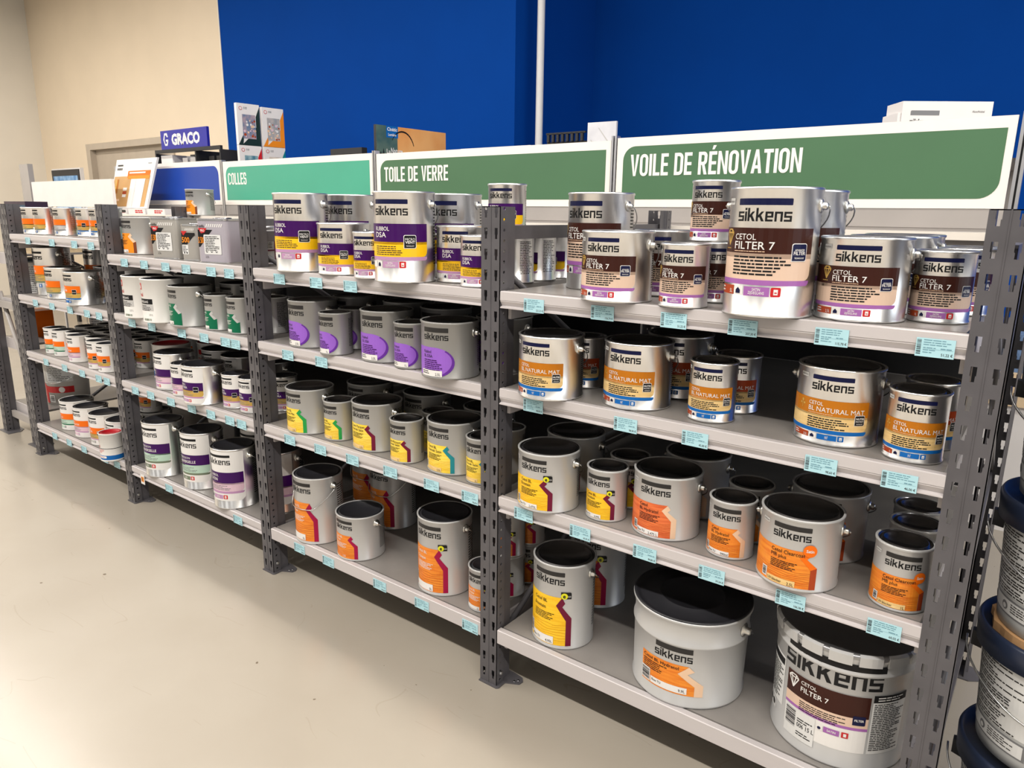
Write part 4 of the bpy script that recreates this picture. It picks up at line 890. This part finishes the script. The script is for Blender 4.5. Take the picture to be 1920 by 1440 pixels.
# navy-lidded pails stacked on the floor at the right
PX, PY = .424, .175
def bucket(z, label, card):
    h = .262; ra, rb = .126, .143; f = taper(ra, rb, h)
    t = thing('plastic_pail', label, 'plastic pail', (PX, PY, z), R(0), 'navy-lidded pails stacked at the right')
    b = MB(); b.lathe([(0, .004), (ra - .006, .004), (ra - .004, 0), (ra, .001), (f(.02), .02), (f(h - .045), h - .045), (rb - .001, h - .022), (rb, h - .022), (rb, h - .014)], PLASTG, 96); b.build('body', t)
    l = MB(); l.lathe([(rb + .001, h - .052), (rb + .010, h - .050), (rb + .012, h - .006), (rb + .009, h), (rb + .004, h), (rb + .001, h - .014), (0, h - .014)], PLASTN, 96); l.build('lid', t)
    o = rect(-.240, -.040, .068, .205, PAPER, A) + rect(-.240, -.040, .026, .062, GREYP, A) + rect(-.215, -.045, .030, .058, PAPER, B_)
    v = .200
    for blk in range(7):
        o += dashes(-.236, -.046, v, 3, .0056, CHAR, B_, 30 + blk, .5); v -= 3 * .0056 + .0026
    o += disc(-.185, .044, .009, CHAR, C_, 10) + disc(-.187, .046, .005, PAPER, E_, 8) + disc(-.135, .044, .009, GREYP, C_, 14) + disc(-.135, .043, .005, PAPER, E_, 10) + dashes(-.118, -.06, .054, 4, .005, CHAR, C_, 4)
    wf = lambda u, v_, l_: ((f(v_) + l_) * math.sin(u / ra), -(f(v_) + l_) * math.cos(u / ra), v_)
    link('label', wrap_label('label', o, wf, ra * R(4)), t)
    pts = []
    for k in range(31):
        a = math.pi + math.pi * k / 30; q = f(.17) + .010 + .020 * abs(math.cos(a)) ** 8
        pts.append((q * math.cos(a), q * math.sin(a), .196 - .085 * abs(math.sin(a)) ** .9))
    MB().tube(pts, .0022, WIRE, 8).build('bail_handle', t)
    for s in (1, -1):
        e = MB(); x = s * (f(.196)); e.prism([(x, -.016), (x + s * .020, -.008), (x + s * .020, .008), (x, .016)], .180, .212, BACKP); e.build('handle_ear', t)
    return t
bz = [.078, .342, .606, .870]
BL = ['lowest navy-lidded grey pail of the stack beside the right post', 'grey pail with navy lid under the torn cardboard sheet', 'grey pail standing on the torn cardboard sheet', 'topmost grey pail of the stack, cut off by the picture edge']
for i in range(4): bucket(bz[i] + (.004 if i > 1 else 0), BL[i], 0)
cc = MB(); pts = []
rn = random.Random(4)
for k in range(48):
    a = 2 * math.pi * k / 48; pts.append((PX + (.134 + rn.uniform(-.006, .003)) * math.cos(a), PY + (.134 + rn.uniform(-.006, .003)) * math.sin(a)))
cc.prism(pts, .5912, .6094, CARD); tag(cc.build('cardboard_sheet'), 'torn round cardboard sheet between two navy-lidded pails', 'cardboard')
pl = thing('pallet', 'low wooden pallet under the stack of navy-lidded pails', 'pallet', (PX + .05, PY + .02, 0))
for k in range(4): MB().box(-.165 + k * .10, -.075 + k * .10, -.2, .2, .060, .077, CARD).build('board', pl)
for k in range(3): MB().box(-.165, .225, -.2 + k * .17, -.14 + k * .17, 0, .0595, CARD).build('bearer', pl)

# ------------------------------------------------------------------ sign unit behind the rack
GY = 1.25; TZ = 1.345
def sign(x0, x1, z0, z1, col, text, label, cap, tw, corners, tv=.62, tu=.06, inset=(.030, .022, .030, .035)):
    t = thing('aisle_sign', label, 'sign', ((x0 + x1) / 2, GY, z0), 0, 'aisle signs above the sign unit')
    w, h = x1 - x0, z1 - z0
    MB().box(-w / 2, w / 2, 0, .018, 0, h, SIGNW).build('frame', t)
    l, r_, b, tp = inset
    f = MB(); f.flat(rrect(l, w - r_, b, h - tp, .055, col, .0006, corners, 8), (-w / 2, 0, 0), (1, 0, 0), (0, 0, 1)); f.build('colour_panel', t)
    if text:
        q = MB(); q.flat(caps2d(text, tu, h * tv - cap / 2, cap, SIGNL, .0012, tw), (-w / 2, 0, 0), (1, 0, 0), (0, 0, 1)); q.build('lettering', t)
sign(-1.236, .128, 1.416, 1.690, SGREEN, 'VOILE DE RÉNOVATION', 'dark green sign reading VOILE DE RÉNOVATION', .084, .68, 'db', .60, .065)
sign(-2.692, -1.266, 1.416, 1.682, SGREEN, 'TOILE DE VERRE', 'dark green sign reading TOILE DE VERRE', .074, .455, 'd', .60, .06)
sign(-4.158, -2.724, 1.416, 1.688, STEAL, 'COLLES', 'teal green sign reading COLLES', .072, .205, 'd', .60, .055)
sign(-5.62, -4.192, 1.416, 1.700, SBLUE, '', 'plain blue sign left of the teal one', .05, .2, 'cd')
for i, (a, b) in enumerate(((-1.251, 'between the two dark green signs'), (-2.708, 'between the teal and the dark green sign'), (-4.175, 'between the blue and the teal sign'), (.150, 'at the right end of the signs'), (-5.64, 'left of the plain blue sign'))):
    p = thing('sign_post', f'aluminium sign post {b}', 'post', (a, GY, 0), 0, 'aluminium sign posts')
    MB().box(-.012, -.003, -.004, .028, 0, 1.70, ALU).build('rail', p); MB().box(.003, .012, -.004, .028, 0, 1.70, ALU).build('rail', p); MB().box(-.003, .003, .008, .028, 0, 1.69, BACKP).build('web', p)
UX = [(-5.62, -4.19), (-4.16, -2.722), (-2.694, -1.266), (-1.236, .135)]
UN = ['leftmost', 'second', 'third', 'rightmost']
for (a, b), nme in zip(UX, UN):
    u = thing('sign_unit', f'{nme} grey steel shelving unit under the aisle signs', 'shelving unit', ((a + b) / 2, GY, 0), 0, 'grey units under the aisle signs')
    w = (b - a) / 2
    pn = MB(); pn.box(-w, w, .002, .016, TZ - .02, 1.4145, PANELG); pn.box(-w + .03, w - .03, -.0005, .002, 1.355, 1.392, PANELG); pn.build('upper_panel', u)
    MB().box(-w, w, -.22, .0, TZ - .006, TZ, PANELG).build('tray', u)
    MB().box(-w, w, -.228, -.220, TZ - .022, TZ + .001, RAILW).build('tray_rail', u)
    MB().box(-w, w, -.205, -.195, .0, TZ - .022, PANELG).build('front_panel', u)
    MB().box(-w, w, .03, .52, 1.555, 1.568, PANELG).build('top_deck', u)
    MB().box(-w, w, .50, .52, 0, 1.555, PANELG).build('rear_panel', u)
TOPZ = 1.568
# things standing on top of the units, behind the signs
def pict_box(y, z, h, label, dark, hue, txt):
    t = thing('picture_box', label, 'box', (-4.345 + .2 * (y - 1.5), y, z), R(-6), 'stacked picture boxes against the blue wall')
    MB().box(-.03, 0, 0, .166, 0, h, CARDW).build('carton', t)
    w = .166; o = [([(0, 0), (w, 0), (w, h), (w * .62, .38 * h), (.02, .0)], dark, .0006)] if False else []
    o += [([(w * .15, 0), (w, 0), (w, h * .62), (w * .60, h * .25)], dark, .0006), ([(w * .82, h * .44), (w, h * .62), (w, h * .95), (w * .82, h * .70)], dark, .0006), ([(0, 0), (w * .2, 0), (w * .28, h * .3), (w * .2, h * .22)], dark, .0006)]
    o += rect(w * .22, w * .80, h * .16, h * .74, hue, .001)
    rn = random.Random(int(y * 100))
    for k in range(22): o += disc(w * rn.uniform(.26, .76), h * rn.uniform(.20, .60), w * rn.uniform(.02, .06), rn.choice((PEACH, PINKP, RUST, WHITE)), .0014, 7)
    o += text2d(txt, w * .5, h * .10, h * .055, WHITE, .0016, align='c', bold=.02) if txt else []
    o += disc(w * .17, h * .88, w * .075, RED, .001, 14) + disc(w * .17, h * .88, w * .055, CARDW, .0013, 14) + dashes(w * .3, w * .55, h * .915, 2, h * .03, GREYP, .001, 4)
    q = MB(); q.flat(o, (0, 0, 0), (0, 1, 0), (0, 0, 1)); q.build('printed_front', t)
pict_box(1.500, 1.823, .273, 'upper left picture box, white with black-green corner and blossom photo', mat('forest_print', s2l(14, 42, 38), .4, var=.05), mat('photo_blue', s2l(96, 120, 150), .5, col2=s2l(170, 150, 160), scale=30), '')
pict_box(1.672, 1.823, .262, 'upper right picture box, white with amber side and grey photo', AMBER, mat('photo_grey', s2l(150, 154, 160), .5, col2=s2l(190, 180, 176), scale=24), '')
pict_box(1.500, TOPZ, .253, 'lower left picture box with a red side', RED, mat('photo_teal', s2l(70, 120, 140), .5, col2=s2l(160, 190, 196), scale=24), '')
pict_box(1.672, TOPZ, .253, 'lower right picture box with a teal side', TEAL, mat('photo_pale', s2l(200, 190, 180), .5, col2=s2l(225, 214, 200), scale=24), '')
# long display box with sunset print
t = thing('display_box', 'long box printed with a sunset over dark fir trees', 'box', (-2.962, 1.50, TOPZ), R(-3))
MB().box(-.02, 0, 0, .56, 0, .305, BACKP).build('carton', t)
SKYO = mat('sunset_print', s2l(226, 150, 80), .5, col2=s2l(240, 178, 110), scale=4); PINE = mat('pine_print', s2l(26, 36, 36), .5, var=.1); DUSK = mat('dusk_print', s2l(60, 92, 92), .5, col2=s2l(110, 128, 110), scale=6)
o = rect(0, .56, 0, .305, SKYO, .0006) + rect(0, .16, .12, .305, DUSK, .0009) + rect(0, .56, 0, .135, PINE, .0010)
for k in range(26):
    u = .01 + k * .0212; hh = random.uniform(.02, .06) * (1 - .5 * u / .56); o += [([(u - .012, .134), (u + .012, .134), (u, .136 + hh)], PINE, .0011)]
o += rect(.075, .165, .24, .305, BLUE, .0013) + text2d('Cinétic', .12, .278, .018, WHITE, .0016, width=.075, align='c', bold=.03) + text2d('Lumière', .12, .25, .014, WHITE, .0016, width=.06, align='c', bold=.02)
for k in range(12):
    a = R(150 - 11 * k); a2 = R(150 - 11 * (k + 1)); th = .004 + .005 * math.sin(math.pi * k / 12)
    o += [([(.20 + .095 * math.cos(a), .17 + .115 * math.sin(a)), (.20 + .095 * math.cos(a2), .17 + .115 * math.sin(a2)), (.20 + (.095 - th) * math.cos(a2), .17 + (.115 - th) * math.sin(a2)), (.20 + (.095 - th) * math.cos(a), .17 + (.115 - th) * math.sin(a))], BLACK, .0014)]
o += text2d('La', .075, .150, .025, WHITE, .0016, bold=.02) + text2d('Nature', .108, .150, .034, WHITE, .0016, width=.09, bold=.02) + text2d('Pour changer de cadre', .26, .150, .020, WHITE, .0016, width=.20, bold=.01)
q = MB(); q.flat(o, (0, 0, 0), (0, 1, 0), (0, 0, 1)); q.build('printed_front', t)
tag(MB().box(-3.30, -3.02, 1.44, 1.48, TOPZ, 1.745, BACKP).build('display_board'), 'plain black board beside the sunset box', 'board')
tag(MB().box(-2.42, -1.95, 1.62, 1.75, TOPZ, 1.724, CARDW).build('carton'), 'low pale carton just showing above the dark green sign', 'box')
t = thing('wallpaper_sample', 'white veined sample board above the dark green sign', 'sample', (-1.46, 1.50, TOPZ), R(3))
f = MB(); f.prism([(-.075, 0), (.07, 0), (.07, .014), (-.075, .014)], 0, .225, mat('veined_paper', s2l(222, 222, 226), .5, col2=s2l(206, 206, 212), scale=12)); f.build('board', t)
q = MB(); q.flat([([(-.06, .15), (-.055, .15), (.02, .06), (.015, .055)], LGREY, .0005), ([(-.02, .2), (-.016, .2), (.05, .12), (.046, .115)], LGREY, .0005)], (0, 0, 0), (1, 0, 0), (0, 0, 1)); q.build('veining', t)
t = thing('sample_rack', 'low black slotted rack beside the veined sample board', 'rack', (-1.66, 1.50, TOPZ))
MB().box(-.11, .11, .01, .12, 0, .15, BACKP).build('holder', t)
for k in range(8): MB().box(-.105 + k * .027, -.092 + k * .027, 0, .012, .15, .186, BACKP).build('tooth', t)
MB().box(-.11, .11, 0, .012, .184, .192, BACKP).build('top_bar', t)
t = thing('sample_box', 'white box with grey title bar above the green sign at right', 'box', (-.236, 1.50, TOPZ), R(35))
MB().box(0, .312, 0, .12, 0, .219, CARDW).build('carton', t)
q = MB(); q.flat(rrect(.030, .130, .172, .188, .004, GREYP, .0006, 'd') + logo(.030, .142, .078, CHAR, .0006) + text2d('AkzoNobel', .285, .182, .007, CHAR, .0006, align='r'), (0, 0, 0), (1, 0, 0), (0, 0, 1)); q.build('printed_front', t)
MB().box(-.012, -.001, .004, .12, 0, .18, CARDW).build('flap', t)
# sprayer maker's display at the left
t = thing('display_stand', 'black parts display stand topped by a blue GRACO header', 'display stand', (-5.05, 1.50, TOPZ), R(0))
b = MB(); b.box(-.45, .47, .0, .02, .236, .262, BACKP); b.box(-.45, -.435, 0, .3, 0, .236, BACKP); b.box(.455, .47, 0, .3, 0, .236, BACKP); b.box(-.45, .47, .29, .30, 0, .25, BACKP); b.box(.13, .145, .0, .29, 0, .24, BACKP); b.build('cabinet', t)
hdr = MB(); hdr.box(-.36, .295, .01, .03, .262, .400, mat('royal_blue_print', s2l(14, 20, 150), .35, var=.04)); hdr.build('header', t)
q = MB(); o = text2d('GRACO', -.20, .295, .072, WHITE, .0008, width=.40, bold=.05)
G = [(-.30, .29), (-.265, .29), (-.25, .32), (-.25, .335), (-.285, .335), (-.285, .320), (-.268, .320), (-.275, .304), (-.295, .304), (-.305, .33), (-.295, .366), (-.275, .366), (-.268, .352), (-.25, .352), (-.262, .382), (-.30, .382), (-.322, .335)]
o += [(G, WHITE, .0008)]; q.flat(o, (0, .01, 0), (1, 0, 0), (0, 0, 1)); q.build('header_lettering', t)
for k in range(5): pass
DISP = [(-.42, .15, .13, CARDW, 'white packet on the display stand', -.25), ]
tag(MB().box(-5.45, -5.28, 1.52, 1.70, TOPZ, 1.79, CARDW).build('packet'), 'white packet in the black parts display stand', 'packet')
for k, (x, m_) in enumerate(((-5.17, GREYP), (-5.06, LGREY), (-4.97, GREYP), (-4.80, GOLD), (-4.70, GOLD))):
    s_ = thing('blister_pack', ['grey spray part in blister, beside the white packet', 'pale spray part in blister, left of the divider', 'dark grey spray part next to the divider', 'gold spray tip left of the other gold one', 'gold spray tip at the right end'][k], 'spray part', (x, 1.56, TOPZ), 0, 'spray parts in the display stand')
    MB().box(-.035, .035, 0, .004, 0, .20, BACKP if m_ is GOLD else CARDW).build('card', s_); MB().lathe([(0, .0), (.026, .004), (.026, .04), (.012, .055), (.012, .08), (0, .085)], m_, 14, (0, -.03, .07)).build('part', s_)
# boards and boxes on the left tray
t = thing('brochure_stand', 'tan and white sample board with an orange title band', 'sample board', (-5.155, 1.09, 1.387), 0)
bd = MB(); bd.idx([(-.30, 0, 0), (.26, 0, 0), (.36, .06, .345), (-.23, .06, .345), (-.30, .015, 0), (.26, .015, 0), (.36, .075, .345), (-.23, .075, .345)], [(0, 1, 2, 3), (7, 6, 5, 4), (0, 3, 7, 4), (1, 5, 6, 2), (3, 2, 6, 7), (0, 4, 5, 1)], WHITE); bd.build('board', t)
sk = lambda u, v: (-.30 + .07 * v / .345 + u * (.56 + .03 * v / .345), .06 * v / .345 - .001, v)
q = MB()
def quad(u0, u1, v0, v1, m_, l=0): q.face([(p[0], p[1] - l, p[2]) for p in (sk(u0, v0), sk(u1, v0), sk(u1, v1), sk(u0, v1))], m_)
quad(.02, .93, .012, .225, TAN); quad(.06, .20, .298, .308, CHAR, .0005); quad(.82, .91, .308, .312, GREYP, .0005); quad(.36, .92, .215, .262, ORANGE, .0008); quad(.40, .80, .243, .253, WHITE, .0012); quad(.38, .92, .205, .228, AMBER, .0010)
quad(.47, .83, .0, .205, CARDW, .0012); quad(.60, .605, .0, .205, LGREY, .0016)
for v in (.155, .105): quad(.07, .13, v, v + .045, GOLD, .0008); quad(.11, .15, v, v + .05, OCHRE, .0012)
quad(.02, .24, .05, .065, PEACH, .0008); quad(.03, .09, .065, .105, MOSS, .0008)
for v, m_ in ((.125, CARDW), (.10, RUST), (.078, CARDW)): quad(.30, .40, v, v + .02, m_, .001)
for k in range(6): quad(.06 + .024 * k, .074 + .024 * k, .270, .285, CHAR, .0005)
q.build('printing', t)
for k in range(4):
    b_ = thing('carton', ['low white carton at the left end of the tray', 'low white carton with red print, second on the tray', 'low white carton with red print, third on the tray', 'low white carton with red print at the right, under the sample board'][k], 'carton', (-5.50 + k * .27, 1.05, TZ), 0, 'low cartons on the tray')
    MB().box(-.12, .12, 0, .15, 0, .040, CARDW).build('box_body', b_); z_ = MB(); z_.flat(dashes(-.02, .10, .030, 2, .012, RED, .0005, k + 3, .7) + (rect(.03, .11, .012, .03, CHAR, .0008) if k == 1 else []), (0, 0, 0), (1, 0, 0), (0, 0, 1)); z_.build('print', b_)
t = thing('blank_sign', 'blank white sign panel above the leftmost bay', 'sign', (-5.78, 1.0, 1.392))
MB().box(-.82, .60, 0, .02, 0, .196, CARDW).build('panel', t)
for x in (-.55, .05): MB().box(x - .012, x + .012, .022, .034, -1.392, .15, ALU).build('leg', t)
tag(MB().box(-6.98, -6.80, 1.06, 1.10, 0, 1.742, PANELG).build('grey_upright'), 'flat grey upright board left of the blank white sign', 'upright')
t = thing('tablet_screen', 'black framed screen showing a white house under blue sky', 'screen', (-9.20, 2.30, 1.30))
MB().box(-.37, .37, 0, .04, 0, .52, BACKP).build('case', t); MB().box(-.385, .385, .01, .05, -.01, .535, CARDW).build('bezel', t)
q = MB(); q.flat(rect(-.33, .33, .03, .45, SCREEN, .0006) + [([(-.2, .1), (.12, .1), (.12, .3), (-.04, .38), (-.2, .3)], WHITE, .001), ([(.12, .1), (.3, .1), (.3, .26), (.12, .3)], LGREY, .001), ([(-.04, .38), (.2, .38), (.3, .28), (.12, .3)], RUST, .0012)], (0, 0, 0), (1, 0, 0), (0, 0, 1)); q.build('display', t)
for dx in (-.2, .2): MB().box(dx - .03, dx + .03, .02, .05, -1.30, -.01, BACKP).build('leg', t)

# ------------------------------------------------------------------ the cross rack at the far left
for k, xx in enumerate((-4.86, -4.40)):
    f = thing('upright_frame', ['slate slotted post at the outer corner of the cross rack', 'slate slotted post of the cross rack, behind the leftmost frame'][k], 'rack frame', (xx, .05, 0))
    a = MB(); post_bm(a, 0, 0); a.build('post', f, solid=.0018)
    MB().prism([(-PW - .02, -.02), (.07, -.02), (.07, .05), (.02, .085), (-PW - .02, .085)], 0, .004, SLATE).build('foot_plate', f)
t = thing('end_bracing', 'grey horizontal and diagonal braces across the end of the cross rack', 'bracing', (-4.63, .085, 0))
for z in (.115, .815): MB().box(-.222, .160, 0, .02, z - .02, z + .02, PANELG).build('cross_brace', t)
MB().tube([(-.22, .035, .88), (.165, .035, .16)], .013, PANELG, 10).build('diagonal_brace', t)
for k, z in enumerate((.185, .60, .80 + .05, 1.12)):
    s_ = thing('rack_shelf', ['bottom', 'second', 'third', 'top'][k] + ' grey shelf of the cross rack', 'shelf', (-4.68, .62, z), 0, 'shelves of the cross rack')
    MB().box(-.22, .20, -.49, .38, -.012, 0, DECK).build('deck', s_); MB().box(-.22, .20, -.50, -.492, -.065, .0, BEAM).build('rail', s_)
def tub(x, y, z, r, h, body, lid, label, cat_, nm, band):
    t = thing(nm, label, cat_, (x, y, z), R(30))
    MB().lathe([(0, .002), (r * .93, 0), (r, h * .9), (r, h - .004)], body, 48).build('body', t); MB().lathe([(r + .001, h - .02), (r + .005, h - .018), (r + .005, h), (r - .004, h), (r - .008, h - .004), (0, h - .004)], lid, 48).build('lid', t)
    wf = lambda u, v, l: ((r * (.94 + .06 * v / h) + l) * math.sin(u / r), -(r * (.94 + .06 * v / h) + l) * math.cos(u / r), v)
    link('label', wrap_label('label', band(r, h), wf, r * R(6)), t)
    pts = [((r + .01) * math.cos(math.pi * k / 20), -(r + .008) * math.sin(math.pi * k / 20), h * .78 - .09 * math.sin(math.pi * k / 20)) for k in range(21)]
    MB().tube(pts, .002, WIRE, 6).build('bail_handle', t)
tub(-4.62, .34, .185, .125, .30, WHITECAN, WHITECAN, 'white tub with red print on the bottom of the cross rack', 'tub', 'plastic_tub', lambda r, h: [([(-.12, .01), (-.05, .01), (-.05, .12), (-.12, .16)], RED, A), ([(-.05, .08), (.12, .08), (.12, .12), (-.05, .12)], RED, A)] + disc(.05, .10, .018, WHITE, B_) + rect(-.04, .0, .02, .065, WHITE, B_) + bars(-.035, -.005, .025, .06, BLACK, C_) + rect(-.04, .12, .15, .26, PAPER, A) + dashes(-.03, .11, .25, 9, .011, GREYP, B_, 5))
tub(-4.66, .30, .85, .115, .235, WHITECAN, mat('dark_tub_lid', s2l(36, 52, 66), .4, var=.05), 'white tub with dark lid and lined label on the cross rack', 'tub', 'plastic_tub', lambda r, h: rect(-.10, .12, .03, .20, PAPER, A) + dashes(-.09, .11, .19, 13, .012, GREYP, B_, 5) + rect(-.2, -.11, .0, .22, ORANGE, A))
tub(-4.60, .60, .60, .09, .17, WHITECAN, WHITECAN, 'white tub standing behind the orange carton', 'tub', 'plastic_tub', lambda r, h: rect(-.08, .1, .02, .12, PAPER, A) + dashes(-.07, .09, .11, 6, .014, GREYP, B_, 2))
for nm, lab, x0, x1, y0, y1, z0, z1, m_ in (
    ('carton', 'orange carton on the second shelf of the cross rack', -4.86, -4.70, .20, .34, .60, .76, ORANGE),
    ('carton', 'flat red-orange carton lying behind the orange one', -4.78, -4.52, .80, 1.0, .60, .735, RUST),
    ('plank_stack', 'pale wooden planks stacked on the top of the cross rack', -4.88, -4.50, .20, .70, 1.12, 1.20, mat('plank', s2l(222, 198, 160), .6, var=.08, scale=10, stretch=(1, 6, 6))),
    ('carton', 'white carton on the stacked planks', -4.86, -4.52, .20, .50, 1.20, 1.29, CARDW)):
    t = thing(nm, lab, 'planks' if nm == 'plank_stack' else 'carton', ((x0 + x1) / 2, y0, z0))
    if nm == 'plank_stack':
        for k in range(4): MB().box(x0 - (x0 + x1) / 2, x1 - (x0 + x1) / 2, 0, y1 - y0, k * .02, k * .02 + .019, m_).build('plank', t)
    else:
        w = (x1 - x0) / 2; MB().box(-w, w, 0, y1 - y0, 0, z1 - z0, m_).build('box_body', t); q = MB(); q.flat(dashes(-w * .7, w * .7, (z1 - z0) * .7, 3, (z1 - z0) * .16, CARDW if m_ is not CARDW else CHAR, .0006, 3), (0, 0, 0), (1, 0, 0), (0, 0, 1)); q.build('print', t)
t = thing('display_box', 'dark box with pink flower and teal band above the cross rack', 'box', (-4.72, .22, 1.292))
MB().box(-.16, .16, 0, .12, 0, .125, mat('plum_print', s2l(46, 22, 52), .4, var=.1)).build('carton', t); q = MB(); q.flat(rect(-.16, .16, .045, .105, mat('deep_teal_print', s2l(20, 70, 100), .4, var=.08), .0006) + disc(-.05, .04, .045, mat('pink_print', s2l(230, 70, 150), .4, var=.05), .001, 9) + rect(-.04, .09, .078, .092, WHITE, .001), (0, 0, 0), (1, 0, 0), (0, 0, 1)); q.build('printed_front', t)

# ------------------------------------------------------------------ the room
YB = 2.80; XL, XR, YF, ZC = -11.05, 6.6, -7.2, 4.1
struct(MB().box(XL - .2, XR + .2, YF - .2, 4.2, -.05, 0, FLOORM).build('floor'))
struct(MB().box(XL - .2, XR + .2, YF - .2, 4.2, ZC, ZC + .05, CEIL).build('ceiling'))
DX0, DX1, DZ = -9.70, -7.60, 2.16
w = MB(); w.box(XL, DX0, YB, YB + .15, 0, ZC, CREAM); w.box(DX1, -6.49, YB, YB + .15, 0, ZC, CREAM); w.box(DX0, DX1, YB, YB + .15, DZ, ZC, CREAM); struct(w.build('wall_back'))
struct(MB().box(XL - .15, XL, YF, YB + .15, 0, ZC, CREAM2).build('wall_left'))
struct(MB().box(-6.49, -2.92, YB - .04, YB + .15, 0, ZC, BLUEW).build('wall_back_blue'))
struct(MB().box(-3.05, -2.92, YB + .15, 3.95, 0, ZC, BLUEW).build('wall_recess_side'))
struct(MB().box(-2.92, XR, 3.80, 3.95, 0, ZC, BLUEW).build('wall_recess_back'))
w = MB(); w.box(XR, XR + .15, YF, -2.45, 0, ZC, CREAM2); w.box(XR, XR + .15, 3.65, 3.95, 0, ZC, CREAM2); w.box(XR, XR + .15, -2.45, 3.65, 0, .55, CREAM2); w.box(XR, XR + .15, -2.45, 3.65, 3.25, ZC, CREAM2); struct(w.build('wall_right'))  # unseen wall; its opening is assumed, for the added daylight
struct(MB().box(XL, XR, YF - .15, YF, 0, ZC, mat('bounce_cutting_wall', (.10, .097, .094), .6, var=.03)).build('wall_front'))  # unseen wall; dark tone added to cut bounce light and deepen can reflections
struct(MB().box(-6.505, -6.49, YB - .045, YB - .002, 0, ZC, CREAM2).build('trim_1'))
tag(MB().lathe([(.026, 0), (.026, ZC)], WHITE, 20, (-2.80, YB + .09, 0)).build('downpipe'), 'white vertical pipe in the corner of the blue walls', 'pipe')
d = MB(); d.box(DX0 + .10, DX1 - .10, YB + .05, YB + .09, .01, DZ - .07, GREYD); o_ = d.build('door_1'); struct(o_)
f = MB(); f.box(DX0 - .002, DX0 + .10, YB - .02, YB + .1, 0, DZ - .07, GREYD); f.box(DX1 - .10, DX1 + .002, YB - .02, YB + .1, 0, DZ - .07, GREYD); f.box(DX0 - .002, DX1 + .002, YB - .021, YB + .1, DZ - .07, DZ + .002, GREYD); f.build('door_frame', o_)
t = thing('notice', 'paper notice with orange heading on the grey door', 'notice', (-7.92, YB + .047, 1.37))
MB().box(-.17, .17, -.003, 0, 0, .42, PAPER).build('sheet', t); q = MB(); q.flat(rect(-.17, .17, .27, .34, PEACH, .0005) + dashes(-.14, .14, .40, 2, .03, GREYP, .0008, 3) + dashes(-.14, .14, .32, 2, .03, RUST, .0008, 4) + disc(.05, .12, .06, GREYP, .0008, 12), (0, -.003, 0), (1, 0, 0), (0, 0, 1)); q.build('print', t)

t = thing('cabinet', 'white cabinet with pale wooden top edge glimpsed behind the nearest post', 'cabinet', (.8, 2.3, 0))
MB().box(-.70, .8, 0, .4, 0, .585, CARDW).build('cabinet_body', t); MB().box(-.72, .82, -.02, .42, .585, .73, mat('pale_wood', s2l(226, 200, 164), .5, var=.05, scale=8, stretch=(1, 6, 6))).build('top_board', t)
tag(MB().box(.09, .60, 2.32, 2.62, .7305, .90, mat('blue_felt', s2l(96, 122, 160), .8, var=.2, scale=60)).build('felt_roll_box'), 'grey-blue speckled block on the white cabinet', 'block')
